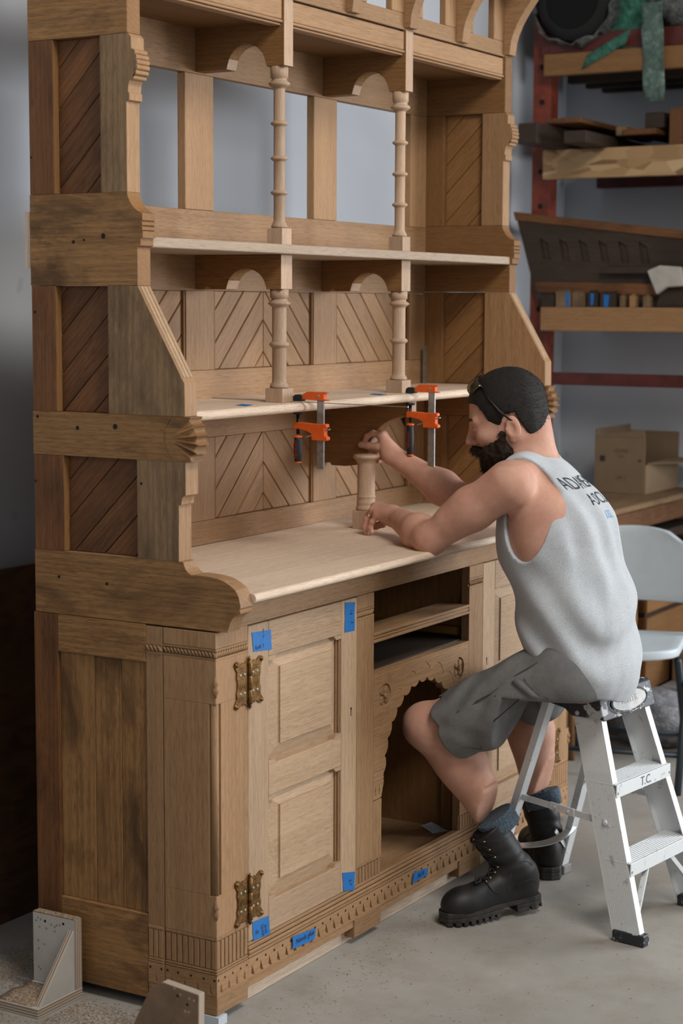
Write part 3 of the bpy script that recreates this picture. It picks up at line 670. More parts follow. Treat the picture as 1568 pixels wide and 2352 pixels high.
# ------------------------------------------------------------ clamps on the lower shelf
orange = plain('orange_cast_iron', (.70, .105, .015), .42, vs=50, var=.15); steel = plain('clamp_steel', (.42, .43, .43), .38, .85, vs=70, var=.25)
blackrub = plain('black_rubber', (.012, .013, .016), .55, vs=60); redtxt = plain('red_print', (.42, .035, .015), .5); chrome = plain('bright_zinc', (.62, .62, .6), .25, .95)
def clamp(loc, rot, bar_l, slide, hlen, label, dz=0):
    t = thing('bar_clamp', label, 'clamp', loc, rot, 'orange bar clamps on the lower shelf')
    L = dict(local=True)
    bx0, bx1 = .0575, .0775
    MB().box(bx0, bx1, -.003, .003, -bar_l, .018).build('bar', steel, t, bevel=.0006, **L)
    up = [(.010, .003), (.020, .005), (.048, .004), (.0905, .003), (.0905, .0055), (.0805, .0065), (.0805, .0205), (.088, .0225), (.087, .0250), (.030, .0250), (.012, .015)]
    MB().prism(up, 'y', -.0075, .0075).build('fixed_jaw', orange, t, bevel=.0012, **L)
    MB().prism([(-.013, .0), (.014, .0), (.0165, .002), (.0165, .015), (-.004, .017), (-.011, .012)], 'y', -.0105, .0105).build('jaw_pad', blackrub, t, bevel=.0015, **L)
    MB().lathe([(.0035, -.0088), (.0035, .0088)], (0, 0), 12, Matrix.Translation((.064, 0, .0145)) @ Matrix.Rotation(PI / 2, 4, 'X')).build('rivet', steel, t, **L)
    s = -slide
    sj = [(-.010, s), (.006, s + .001), (.046, s - .0015), (.052, s - .001), (.088, s - .001), (.089, s - .010), (.083, s - .011), (.083, s - .031), (.090, s - .034), (.0915, s - .041), (.086, s - .044), (.044, s - .043), (.043, s - .027), (.030, s - .021), (.006, s - .016), (-.010, s - .016)]
    MB().prism(sj, 'y', -.0085, .0085).build('sliding_jaw', orange, t, bevel=.0015, **L)
    cp = MB()
    for za, xa, xb in ((s - .018, .083, .094), (s - .030, .024, .043)): cp.beam((xa, 0, za - (.0 if xa > .05 else .006)), (xb, 0, za + (.004 if xa > .05 else 0)), .009, .0028)
    cp.build('clutch_plate', chrome, t, **L)
    MB().lathe([(.0045, s - .030), (.0045, -.0335)], (-.001, 0), 12).build('screw', plain('black_screw', (.02, .02, .02), .4, .6), t, **L)
    MB().lathe([(.0055, -.0345), (.0125, -.0335), (.0135, -.0295), (.0135, -.0272)], (-.001, 0), 16).build('swivel_pad', blackrub, t, **L)
    h0 = s - .036
    MB().lathe([(.0065, h0 - hlen), (.0090, h0 - hlen + .002), (.0108, h0 - hlen * .62), (.0112, h0 - hlen * .4), (.0098, h0 - .008), (.0098, h0 - .003)], (-.001, 0), 18).build('handle', blackrub, t, **L)
    col = MB().lathe([(.0102, h0 - .0032), (.0112, h0 - .002), (.0112, h0 + .001), (.0095, h0 + .0028)], (-.001, 0), 18); col.lathe([(.0086, h0 - hlen - .0022), (.009, h0 - hlen + .0015)], (-.001, 0), 18)
    col.build('handle_collar', orange, t, **L)
    tm = text_mb('JORGENSEN', .0085, Matrix.Translation((-.001, -.0113, h0 - hlen * .5)) @ Matrix.Rotation(PI / 2, 4, 'Y') @ Matrix.Rotation(PI / 2, 4, 'X'), .0001)
    tm.build('lettering', redtxt, t, **L)
    return t
clamp((0.6951,0.2224,1.3742), R(-90), .172, .055, .066, 'orange bar clamp beside the left lower column, black handle with red letters')
clamp((1.2482,0.1972,1.3732), R(-90), .222, .052, .086, 'larger orange bar clamp beside the right lower column, above the man\'s forearm')
one(MB().beam((0.7171,0.5187,1.3735), (0.6219,-0.1379,1.3735), .004, .0018), 'steel_rule', steel, 'thin steel rule lying across the lower shelf and out over its edge', 'ruler', (0.6451,0.1715,1.3735))
p = Vector((1.8727,0.4926,1.3722)); p.y -= .012; p.x -= .012
one(MB().box(p.x - .009, p.x + .009, p.y - .003, p.y + .003, 1.3722, 1.3722 + .118), 'steel_bar', steel, 'upright flat steel bar in the back right corner of the lower shelf', 'bar', (p.x, p.y, 1.3722))
# loose baluster on the countertop
bc = (1.2139,0.3205,0.9862); bal = thing('turned_baluster', 'short turned oak baluster with a square block standing on the countertop', 'baluster', bc)
tw = wood('turned', 'z')
MB().box(-.0285, .0285, -.0285, .0285, 0, .052).build('block', tw, bal, local=True, bevel=.0008)
MB().lathe([(.0275, .0522), (.0292, .056), (.0285, .062), (.0265, .064), (.0262, .068), (.0268, .071), (.0275, .074), (.0258, .079), (.0252, .086), (.0258, .088), (.0278, .0905), (.0258, .093), (.0252, .096), (.0250, .18), (.0258, .183), (.0258, .187), (.0275, .189), (.030, .195), (.036, .2), (.0385, .203), (.0385, .208), (.034, .211), (.031, .211)], (0, 0), 36).build('turning', tw, bal, local=True)
# papers inside the bay
paper = plain('white_paper', (.62, .66, .72), .7)
o = one(MB().sheet([[(1.195, .085, .1325), (1.225, .14, .139)], [(1.23, .06, .134), (1.25, .12, .147)], [(1.245, .05, .1322), (1.275, .105, .1322)]], .0006, False), 'paper_scrap', paper, 'folded white paper scrap on the floor of the open middle bay', 'paper', (1.23, .09, .1322))
o = one(MB().box(1.12, 1.235, .455, .4565, .72, .752), 'paper_card', paper, 'white paper card standing inside the lower drawer opening', 'paper', (1.18, .455, .72))
one(MB().box(.70, 1.235, .44, .4545, .6922, .7195), 'drawer_guide', wood('oak', 'x'), 'loose wooden batten at the back of the lower drawer opening', 'batten', (.97, .447, .6922))
# shims under the corner post
one(MB().box(-.004, .030, -.007, .06, 0, .0205), 'shim', plain('white_shim', (.5, .54, .58), .5), 'white plastic shim under the front corner post of the base cabinet', 'shim', (.015, .02, 0))
one(MB().prism([(.5150, 1.70), (.5300, 1.70), (.5300, 1.828), (.5150, 1.828)], 'x', .004, .010), 'edge_strip', wood('raw', 'z'), 'pale wooden strip fixed behind the left edge of the hutch', 'strip', (.012, .522, 1.70))
# ------------------------------------------------------------ plywood jigs on the floor
plyf = plain('birch_ply_face', (.47, .44, .40), .65, vs=14, var=.12, bs=.1)
def ply_edge(d):
    m, nt, b = mat_new('birch_ply_edge_' + d); tc = nt.nodes.new('ShaderNodeTexCoord'); w = nt.nodes.new('ShaderNodeTexWave'); w.bands_direction = d; w.inputs['Scale'].default_value = 48; w.inputs['Distortion'].default_value = .5
    nt.links.new(tc.outputs['Object'], w.inputs['Vector']); nt.links.new(ramp(nt, w.outputs['Fac'], [(.25, (.20, .14, .095)), (.6, (.46, .38, .30))]), b.inputs['Base Color']); b.inputs['Roughness'].default_value = .75; return m
PX_, PY_, PZ_ = ply_edge('X'), ply_edge('Y'), ply_edge('Z'); sawd = plain('sawdust_coat', (.20, .125, .07), .95, vs=160, col2=(.42, .34, .26), bs=.5)
j = thing('plywood_jig', 'pale plywood corner jig with diagonal gusset, far left on the floor', 'jig', (-.11, .43, 0), 0, 'plywood corner jigs')
def holes(mb, pts, r, x):
    for y, z in pts: mb.add([(x, y + r * math.cos(i * PI / 5), z + r * math.sin(i * PI / 5)) for i in range(10)], [tuple(range(10))[::-1]])
def edge_faces(o, axis, extra):
    o.data.materials.append(extra)
    for p in o.data.polygons:
        if abs(p.normal[axis]) < .7: p.material_index = 1
    return o
edge_faces(MB().box(-.182, -.0215, .368, .497, 0, .024).build('base_plate', plyf, j, bevel=.0008), 2, PZ_)
edge_faces(MB().box(-.045, -.0215, .3685, .4965, .0242, .192).build('upright_plate', plyf, j, bevel=.0008), 0, PX_)
edge_faces(MB().prism([(-.170, .0243), (-.0455, .168), (-.0455, .0243)], 'y', .372, .388).build('gusset', plyf, j, bevel=.0006), 1, PY_)
hm = MB(); holes(hm, [(.48, .18), (.472, .177), (.486, .172), (.476, .158), (.455, .158), (.44, .17), (.43, .166), (.424, .171), (.43, .155), (.415, .173), (.48, .125), (.462, .118), (.48, .105), (.48, .06), (.474, .055)], .0028, -.0454)
hm.build('screw_hole', plain('pilot_hole', (.27, .245, .215), .8), j); hm = MB(); holes(hm, [(.459, .175), (.404, .178)], .0034, -.0455); hm.build('dark_hole', dark_pit, j)
MB().sheet([[(-.18 + a * .03, .39 + b * .026 , .0245 + (.003 * ((a * 7 + b * 3) % 3))) for b in range(5)] for a in range(5)], .001).build('sawdust', sawd, j, kind='stuff')
MB().box(-.044, -.0225, .37, .496, .1921, .1945).build('sawdust', sawd, j, bevel=.001, kind='stuff')
j2 = thing('plywood_jig', 'brown plywood corner jig with clipped corner in front of the corner post', 'jig', (-.26, -.04, 0), 0, 'plywood corner jigs')
q = [(-0.2500,0.0520,0.0679), (-0.2500,-0.0013,0.1710), (-0.2500,-0.0325,0.1906), (-0.2500,-0.1271,0.1811)]
pl = [(q[0][1], q[0][2])] + [(a[1], a[2]) for a in q[1:]] + [(q[3][1] + .003, .0), (q[0][1] + .03, .0), (q[0][1] + .03, .03)]
edge_faces(MB().prism(pl, 'x', -.25, -.2285).build('upright_plate', plain('stained_ply', (.20, .125, .075), .7, vs=18, var=.25), j2, bevel=.0008), 0, PX_)
edge_faces(MB().box(-.36, -.2505, q[3][1] + .003, q[0][1] + .03, 0, .022).build('base_plate', plyf, j2, bevel=.0008), 2, PZ_)
hm = MB(); zt = q[3][2]; y0 = q[3][1]; holes(hm, [(y0 + .024, zt - .012), (y0 + .047, zt - .008), (y0 + .062, zt + .003), (y0 + .012, zt - .014), (y0 + .035, zt - .042), (y0 + .026, zt - .042)], .0028, -.2502)
hm.build('screw_hole', plain('pilot_hole_b', (.36, .29, .22), .8), j2); hm = MB(); holes(hm, [(y0 + .054, zt - .012), (y0 + .029, zt - .026)], .0034, -.2503); hm.build('dark_hole', dark_pit, j2)
edge_faces(MB().prism([(-.355, .0222), (-.2505, .105), (-.2505, .0222)], 'y', y0 + .05, y0 + .066).build('gusset', plyf, j2), 1, PY_)
# sawdust and chips on the floor
def dust(name, label, regions, n, seed, mat, s0, s1):
    rnd = random.Random(seed); mb = MB()
    for k in range(n):
        cx, cy, rx, ry = regions[k % len(regions)]
        x = rnd.gauss(cx, rx); y = rnd.gauss(cy, ry)
        if (-.01 < x < 1.95 and .0 < y < .52): continue
        if (-.195 < x < -.01 and .355 < y < .505) or (-.37 < x < -.22 and -.16 < y < .1): continue
        a = rnd.uniform(0, PI); l = rnd.uniform(s0, s1); w = l * rnd.uniform(.2, .45); h = l * .18
        M = Matrix.Translation((x, y, .0004)) @ Matrix.Rotation(a, 4, 'Z') @ Matrix.Rotation(rnd.uniform(-.25, .25), 4, 'Y')
        mb.add([M @ Vector(p) for p in ((-l, -w, 0), (l, -w * .6, h * .4), (l * .8, w, 0), (-l * .9, w * .7, h * .6), (0, 0, h + .0008))], [(0, 1, 4), (1, 2, 4), (2, 3, 4), (3, 0, 4), (3, 2, 1, 0)])
    return one(mb, name, mat, label, 'sawdust' if 'saw' in name else 'chips', (regions[0][0], regions[0][1], 0), kind='stuff')
dust('sawdust_pile', 'brown sawdust and shavings scattered on the floor left of the base cabinet', [(-.02, .62, .10, .10), (-.12, .33, .05, .05), (-.06, .72, .07, .07), (-.1, .2, .04, .05), (-.16, .42, .09, .1), (.1, .62, .1, .05)], 5200, 3, sawd, .0014, .0048)
dust('sawdust_pile', 'fine white planer dust on the floor between the two plywood jigs', [(-.115, .235, .03, .04), (-.09, .29, .03, .04)], 1100, 5, plain('pale_dust', (.50, .46, .41), .95), .001, .003)
dust('wood_chips', 'small wood chips scattered along the floor in front of the base cabinet', [(.25, -.09, .2, .07), (.5, -.35, .35, .25), (.75, -.10, .3, .06), (.9, -.8, .6, .3), (.75, -.06, .25, .04), (.2, -.5, .2, .2)], 900, 9, plain('chip', (.27, .19, .125), .9, vs=200, col2=(.42, .35, .27)), .0014, .0042)
# ------------------------------------------------------------ step ladder under the man
def alu_mat(name='painted_aluminium'):
    m, nt, b = mat_new(name); c0 = coords(nt, rnd=False); s = noise(nt, c0, 26, 5, .7, .4); f = noise(nt, c0, 140, 3, .6)
    c = mixc(nt, ramp(nt, s, [(.60, 0), (.68, .8)]), (.66, .68, .69), (.36, .36, .355)); c = mixc(nt, ramp(nt, f, [(.68, 0), (.72, .7)]), c, (.12, .12, .12))
    nt.links.new(c, b.inputs['Base Color']); b.inputs['Metallic'].default_value = .25; b.inputs['Roughness'].default_value = .48; bump(nt, b, f, .1, .001); return m
alu = alu_mat()
def splat_mat():
    m, nt, b = mat_new('paint_splattered_black'); c0 = coords(nt, rnd=False); s = noise(nt, c0, 26, 3, .55, .8); f = noise(nt, c0, 90, 4, .7)
    c = mixc(nt, ramp(nt, s, [(.57, 0), (.60, 1)]), (.016, .018, .023), (.44, .45, .45)); c = mixc(nt, ramp(nt, f, [(.62, 0), (.66, .8)]), c, (.36, .37, .38))
    nt.links.new(c, b.inputs['Base Color']); b.inputs['Roughness'].default_value = .5; return m
splat = splat_mat()
LA = math.atan2(-.122, .9925); lad = thing('step_ladder', 'small white aluminium step ladder with a paint splattered black top under the man', 'ladder', (1.167, -.655, 0), LA)
L = dict(local=True)
ZT = .572
def xw(z): return .190 + (.125 - .190) * z / ZT
def yfr(z): return .172 * z / ZT
for sg in (-1, 1):
    rl = MB()
    def P(dx, dy, z): return (sg * (xw(z) - dx), yfr(z) + dy, z)
    for (dx0, dx1, dy0, dy1) in ((0, .0022, .0, .082), (.0022, .024, .0, .0024), (.0022, .024, .0796, .082)):
        vs = [P(dx0, dy0, .012), P(dx1, dy0, .012), P(dx1, dy1, .012), P(dx0, dy1, .012), P(dx0, dy0, ZT), P(dx1, dy0, ZT), P(dx1, dy1, ZT), P(dx0, dy1, ZT)]
        f = [(3, 2, 1, 0), (4, 5, 6, 7), (0, 1, 5, 4), (1, 2, 6, 5), (2, 3, 7, 6), (3, 0, 4, 7)]
        rl.add(vs, f if sg == 1 else [q[::-1] for q in f])
    o = rl.build('front_rail', alu, lad, **L)
    rb = MB()
    for k in range(12): rb.add([P(-.0006, .006 + k * .006, .05), P(-.0006, .0085 + k * .006, .05), P(-.0006, .0085 + k * .006, .42), P(-.0006, .006 + k * .006, .42)], [(0, 1, 2, 3) if sg == -1 else (3, 2, 1, 0)])
    rb.build('rail_rib', alu, o, **L)
    MB().box(sg * .194, sg * .162, -.006, .086, 0, .030).build('rubber_foot', splat, o, bevel=.003, **L)
    tx, ty, bx_, by_ = (-.126, .315, -.066, .532) if sg < 0 else (.128, .285, .2206, .476)
    lg = MB().beam((tx, ty, .585), (bx_, by_, .012), .034, .0025, (0, .93, .36)); lg.beam((tx + .016, ty + .009, .585), (bx_ + .016, by_ + .009, .012), .0025, .020, (0, .93, .36)); lg.beam((tx - .016, ty + .009, .585), (bx_ - .016, by_ + .009, .012), .0025, .020, (0, .93, .36))
    LEG = lambda z: Vector((tx + (bx_ - tx) * (.585 - z) / .573, ty + (by_ - ty) * (.585 - z) / .573, z))
    o = lg.build('rear_leg', alu, lad, **L)
    MB().box(bx_ - .022, bx_ + .022, by_ - .014, by_ + .020, 0, .026).build('rubber_foot', splat if sg < 0 else plain('worn_foot', (.2, .19, .18), .6), o, bevel=.003, **L)
    a = Vector((sg * (xw(.295) + .003), yfr(.295) + .042, .295)); b_ = LEG(.300) + Vector((0, -.012, 0)); m1 = a.lerp(b_, .38); m2 = a.lerp(b_, .68)
    br = MB().beam(a + Vector((0, -.012, 0)), m1, .003, .017); br.beam(m1, m2, .006, .020); br.beam(m2, b_ + Vector((0, .012, 0)), .003, .017)
    for pnt in (a, b_): br.lathe([(.008, -.004), (.008, .002), (.004, .0045)], (0, 0), 12, Matrix.Translation(pnt) @ Matrix.Rotation(sg * PI / 2, 4, 'Y'))
    for pnt in (a.lerp(b_, .45), a.lerp(b_, .62)): br.lathe([(.004, -.004), (.004, .0045)], (0, 0), 10, Matrix.Translation(pnt) @ Matrix.Rotation(sg * PI / 2, 4, 'Y'))
    br.build('spreader_brace', alu, lad, **L)
    MB().beam((sg * .065, .060, .168), (sg * .178, .030, .045), .014, .012).build('diagonal_brace', alu, lad, **L)
    MB().beam(LEG(.150) * .55 + LEG(.150).cross(Vector((0, 0, 0))) + Vector((.04, .475, .150)) * .45, LEG(.07), .012, .003, (0, 1, 0)).build('rear_diagonal', alu, lad, **L)
for zb_, zt_ in ((.168, .203), (.360, .395)):
    xs = xw(zb_) - .003
    st = MB().box(-xs, xs, yfr(zb_) - .002, yfr(zb_) + .0015, zb_, zt_); st.box(-xs, xs, yfr(zb_), yfr(zb_) + .078, zt_ - .003, zt_)
    for k in range(9): st.box(-xs + .004, xs - .004, yfr(zb_) + .006 + k * .008, yfr(zb_) + .010 + k * .008, zt_, zt_ + .0013)
    st.box(-xs, xs, yfr(zb_) + .0765, yfr(zb_) + .079, zb_ + .012, zt_)
    o = st.build('step', alu, lad, bevel=.0008, **L)
    if zb_ > .3: text_mb('T.C.', .034, Matrix.Translation((.01, yfr(zb_) - .0025, (zb_ + zt_) / 2)) @ Matrix.Rotation(PI / 2, 4, 'X'), .0001).build('handwriting', plain('worn_ink', (.10, .10, .11), .7), o, **L)
    rv = MB()
    for sg in (-1, 1): rv.lathe([(.0035, 0), (.0035, .002)], (0, 0), 8, Matrix.Translation((sg * (xw(zb_) - .010), yfr(zb_) - .001, zb_ + .012)) @ Matrix.Rotation(PI / 2, 4, 'X'))
    rv.build('rivet', steel, lad, **L)
cs = []; n = 12
for k in range(n + 1):
    t = k / n; cs.append((-.080 + .282 * t, .487 - .052 * t - .030 * math.sin(PI * t), .148 - .012 * math.sin(PI * t)))
sm = MB()
for a, b_ in zip(cs[:-1], cs[1:]): sm.beam(a, b_, .022, .003, (0, -.4, 1))
sm.build('rear_bar', chrome, lad, **L)
cap = [(.152, .552), (.160, .556), (.250, .556), (.270, .572), (.362, .590), (.366, .597), (.300, .618), (.270, .622), (.176, .622), (.170, .617)]
o = MB().prism(cap, 'x', -.139, .139).build('top_cap', splat, lad, bevel=.004, seg=2, **L)
E3 = Matrix.Translation((0, .1575, .588)) @ Matrix.Rotation(R(-16), 4, 'X') @ Matrix.Rotation(PI / 2, 4, 'X')
mb = MB(); el = [(.088 * math.cos(t), .026 * math.sin(t)) for t in [i * 2 * PI / 32 for i in range(32)]]
mb.prism(el, 'z', -.006, .0025, E3); mb.build('oval_badge', plain('badge_white', (.46, .46, .45), .55, vs=40, col2=(.33, .33, .325)), o, bevel=.0008, **L)
tb = MB().tube([E3 @ Vector((.095 * math.cos(t), .031 * math.sin(t), .002)) for t in [i * 2 * PI / 40 for i in range(41)]], .0016, 6); tb.build('badge_ring', splat, o, **L)
text_mb('KELLER', .026, E3 @ Matrix.Translation((0, .002, .003)), .0004).build('lettering', plain('embossed', (.36, .36, .355), .6), o, **L)
M_SCR = plain('painted_screw', (.42, .43, .43), .6)
for y, z in ((.185, .566), (.232, .566), (.21, .606), (.245, .60)): MB().lathe([(.007, 0), (.006, .002), (.002, .003)], (0, 0), 12, Matrix.Translation((-.139, y, z)) @ Matrix.Rotation(-PI / 2, 4, 'Y')).build('cap_screw', M_SCR, o, **L)

# ------------------------------------------------------------ background: rack, stored things, chair, plywood
rack = thing('pallet_rack', 'orange steel storage rack with wooden beams along the right wall', 'rack', (3.9, .05, 0))
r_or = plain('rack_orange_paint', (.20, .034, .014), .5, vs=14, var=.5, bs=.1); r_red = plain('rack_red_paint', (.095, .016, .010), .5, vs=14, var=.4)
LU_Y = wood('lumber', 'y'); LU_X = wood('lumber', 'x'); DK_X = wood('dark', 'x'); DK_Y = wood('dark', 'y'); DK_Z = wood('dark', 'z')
def osb():
    m, nt, b = mat_new('osb_board'); c0 = coords(nt, rnd=False); v = nt.nodes.new('ShaderNodeTexVoronoi'); v.inputs['Scale'].default_value = 1; mp = nt.nodes.new('ShaderNodeMapping'); mp.inputs['Scale'].default_value = (26, 11, 34); nt.links.new(c0, mp.inputs[0]); nt.links.new(mp.outputs[0], v.inputs['Vector'])
    nt.links.new(ramp(nt, v.outputs['Color'], [(.15, (.20, .105, .040)), (.55, (.36, .215, .095)), (.9, (.50, .34, .18))]), b.inputs['Base Color']); b.inputs['Roughness'].default_value = .7; return m
M_OSB = osb()
for x0, y0 in ((3.43, .775), (3.43, -.75)):
    p = MB().box(x0, x0 + .004, y0, y0 + .075, 0, 3.4); p.box(x0 + .004, x0 + .075, y0, y0 + .004, 0, 3.4); p.box(x0 + .004, x0 + .075, y0 + .071, y0 + .075, 0, 3.4)
    up = p.build('upright', r_or, rack, bevel=.001); h = MB(); MW[up.name] = MW[rack.name]
    if x0 < 4 and y0 > 0:
        for k in range(12): h.lathe([(.011, 0), (.011, .002)], (0, 0), 12, Matrix.Translation((x0 - .0005, y0 + .036, 1.2 + k * .135)) @ Matrix.Rotation(-PI / 2, 4, 'Y'))
        h.build('punched_hole', dark_pit, up, kind='stuff')
for z in (.35, 1.9, 2.9): MB().box(3.507, 3.99, .80, .83, z, z + .04).build('rack_strut', r_or, rack)
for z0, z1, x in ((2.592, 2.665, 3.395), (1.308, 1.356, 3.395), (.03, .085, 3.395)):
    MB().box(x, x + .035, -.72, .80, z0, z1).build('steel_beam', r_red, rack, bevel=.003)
MB().box(3.36, 3.40, -.72, .775, 2.505, 2.588).build('timber_beam', wood('inner', 'y'), rack, bevel=.003)  # darker wood than the lower beams: shade of the top level put into its colour
MB().box(3.36, 3.40, -.72, .772, 2.110, 2.222).build('timber_beam', M_OSB, rack, bevel=.002)
MB().box(3.36, 3.40, -.72, .772, 1.520, 1.613).build('timber_beam', LU_Y, rack, bevel=.003)
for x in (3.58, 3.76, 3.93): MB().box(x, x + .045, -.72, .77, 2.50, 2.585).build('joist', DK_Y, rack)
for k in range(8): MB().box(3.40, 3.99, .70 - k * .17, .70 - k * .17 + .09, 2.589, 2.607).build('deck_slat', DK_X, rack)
MB().box(3.40, 3.99, -.72, .77, 2.200, 2.2215).build('deck', DK_Y, rack); MB().box(3.4005, 3.99, -.72, .77, 1.595, 1.6125).build('deck', wood('lumber', 'y'), rack)
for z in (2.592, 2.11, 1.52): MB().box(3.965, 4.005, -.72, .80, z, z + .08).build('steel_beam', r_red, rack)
# wrapped roll on the top level
def plastic(name, a, b_, rough=.25):
    m, nt, b = mat_new(name); c0 = coords(nt, rnd=False); f = noise(nt, c0, 9, 5, .7, 1.5); g = noise(nt, c0, 28, 4, .7, 2.0)
    nt.links.new(mixc(nt, ramp(nt, f, [(.4, 0), (.65, 1)]), a, b_), b.inputs['Base Color']); b.inputs['Roughness'].default_value = rough; b.inputs['Specular IOR Level'].default_value = .6; bump(nt, b, g, 1.0, .02); return m
roll = thing('wrapped_roll', 'dark carpet roll wrapped in clear plastic on the top of the rack', 'roll', (3.8, .66, 2.61))
g = []
for i in range(14):
    x = 3.345 + i * .048; g.append([(x + .015 * math.sin(k * 1.3), .655 + (.178 + .010 * math.sin(i * 1.7 + k * 2.1) + .008 * math.sin(k * 5 + i)) * math.cos(2 * PI * k / 32) * (1.0 if i else .93), 2.785 + (.172 + .010 * math.sin(i * 1.3 + k * 1.9)) * math.sin(2 * PI * k / 32) * (1.0 if i else .93)) for k in range(33)])
CW = plastic('clear_wrap', (.065, .07, .066), (.19, .20, .19))
MB().sheet([row[::-1] for row in g], -.003).build('plastic_wrap', CW, roll)
MB().lathe([(.108, 0), (.15, .012), (.155, .03), (.155, .6)], (.0, .0), 28, Matrix.Translation((3.352, .655, 2.785)) @ Matrix.Rotation(PI / 2, 4, 'Y')).build('carpet', plain('black_carpet', (.012, .012, .012), .9), roll)
MB().lathe([(.106, -.004), (.107, .004)], (0, 0), 28, Matrix.Translation((3.350, .655, 2.785)) @ Matrix.Rotation(PI / 2, 4, 'Y')).build('roll_end', plain('black_hollow', (.003, .003, .003), 1), roll)
gp = plastic('green_film', (.02, .12, .075), (.05, .20, .14), .3); st = thing('green_film', 'torn green plastic film hanging from the wrapped roll', 'plastic', (3.38, .33, 2.45))
MB().sheet([[(3.40 + .01 * math.sin(i), .50 - .06 * j + .03 * i * .3 - .02 * math.sin(i * 1.2), 2.86 - i * .065 - .01 * j) for j in range(4)] for i in range(5)], .001).build('film_fold', gp, st)
MB().sheet([[(3.345 + .008 * math.sin(i * 2 + j), .37 - .028 * j - .006 * i * .4, 2.75 - i * .052) for j in range(4)] for i in range(8)], .001).build('film_strip', plastic('pale_green_film', (.09, .15, .12), (.16, .24, .20), .3), st)
MB().sheet([[(3.355, .59 - i * .045 + .012 * j, 2.575 + i * .022 - .028 * j) for j in range(3)] for i in range(5)], .001).build('film_end', gp, st)
# timber on the second level
def lump(name, c, r, seed, mat, label, cat, grp=None):
    bm = bmesh.new(); bmesh.ops.create_icosphere(bm, subdivisions=4, radius=1); P = np.array([v.co[:] for v in bm.verts]); w = 1 + .10 * wob(P, 5, seed) + .05 * wob(P, 13, seed + 1)
    for v, k in zip(bm.verts, w): v.co = Vector((v.co.x * r[0] * k + c[0], v.co.y * r[1] * k + c[1], max(-r[2] * .93, v.co.z * r[2] * k) + c[2]))
    mb = MB().add([v.co[:] for v in bm.verts], [tuple(x.index for x in f.verts) for f in bm.faces], True); bm.free(); return one(mb, name, mat, label, cat, (c[0], c[1], c[2] - r[2] * .93), grp)
lump('wrapped_bundle', (3.62, .20, 2.805), (.27, .26, .21), 21, CW, 'bulky bundle in crumpled clear plastic right of the carpet roll on the rack', 'bundle')
def plank(x0, x1, y0, y1, z0, z1, rz, mat, label, name='plank', grp='old timber on the second rack level'):
    c = Vector(((x0 + x1) / 2, (y0 + y1) / 2, z0)); M = Matrix.Translation(c) @ Matrix.Rotation(R(rz), 4, 'Z') @ Matrix.Translation(-c)
    return one(MB().box(x0, x1, y0, y1, z0, z1, M), name, mat, label, 'plank', c, grp, bevel=.003)
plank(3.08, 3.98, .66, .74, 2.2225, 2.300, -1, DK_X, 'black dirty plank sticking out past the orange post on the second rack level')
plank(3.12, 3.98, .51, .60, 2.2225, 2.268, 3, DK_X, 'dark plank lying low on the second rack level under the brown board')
plank(3.20, 3.97, .56, .70, 2.305, 2.325, 2, wood('oldred', 'x'), 'brown flat board on top of the black plank on the second rack level')
plank(3.40, 3.97, .30, .44, 2.2690, 2.292, -4, wood('oldred', 'x'), 'thin brown board with lit edge mid second rack level')
plank(3.42, 3.75, .46, .505, 2.270, 2.305, 4, wood('grey', 'x'), 'short broken stick with pale end on the second rack level')
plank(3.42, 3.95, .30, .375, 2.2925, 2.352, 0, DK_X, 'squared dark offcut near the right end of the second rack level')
plank(3.40, 3.9, .215, .27, 2.2225, 2.362, 0, wood('oldred', 'x'), 'upright brown offcut beside the pale chipped board end')
plank(3.40, 3.9, .06, .20, 2.2225, 2.352, 0, wood('grey', 'x'), 'pale chipped board end at the right end of the second rack level')
# leaning carved panel and offcuts on the third level
pp = [(.907, 1.985), (.800, 1.6135), (-.7, 1.6135), (-.7, 1.79)]
pn = thing('old_panel', 'large dark cabinet panel with slots leaning on the third rack level', 'panel', (3.416, .2, 1.6135))
pb = MB().prism(pp, 'x', 3.404, 3.428).build('panel_board', DK_Y, pn); cut = MB()
for k in range(6):
    y = .800 - k * .083; dz = -k * .004; cut.prism([(y, 1.885 + dz), (y - .018, 1.802 + dz), (y - .048, 1.798 + dz), (y - .036, 1.865 + dz)], 'x', 3.39, 3.413)
carve(pb, cut)
MB().prism([(.815, 1.712), (.803, 1.672), (.10, 1.655), (.10, 1.700)], 'x', 3.398, 3.4038).build('panel_rail', wood('oldred', 'y'), pn)
MB().prism([(.915, 1.99), (.905, 1.955), (-.7, 1.76), (-.7, 1.795)], 'x', 3.397, 3.4038).build('panel_edge', wood('oldred', 'y'), pn, bevel=.004)
tan = wood('grey', 'z')
blk = [(.770, .715, .05, DK_Z, 'dark block at the left end of the offcut row below the panel'), (.708, .645, .062, tan, 'tan offcut with the leftmost blue tape in front of the leaning panel'), (.640, .585, .058, tan, 'tan offcut between two taped ones in front of the leaning panel'), (.575, .530, .060, wood('dark', 'y'), 'dark offcut with the middle blue tape in front of the leaning panel'), (.522, .455, .056, DK_Z, 'dark offcut with the rightmost blue tape in front of the leaning panel'), (.440, .418, .046, tan, 'small pale peg left of the notched block on the third rack level'), (.40, .375, .046, wood('lumber', 'z'), 'small orange brown peg right of the pale peg on the third rack level'), (.345, .315, .044, wood('grey', 'x'), 'small grey peg at the right end of the offcut row')]
for y1, y0, h, m, lb in blk:
    mb = MB().box(3.362, 3.394, y0, y1, 1.6135, 1.6130 + h); mb.box(3.367, 3.39, y0 + .008, y1 - .008, 1.6130 + h, 1.6130 + h + .006); one(mb, 'offcut', m, lb, 'offcut', (3.378, (y0 + y1) / 2, 1.6135), 'offcuts on the third rack level', bevel=.002)
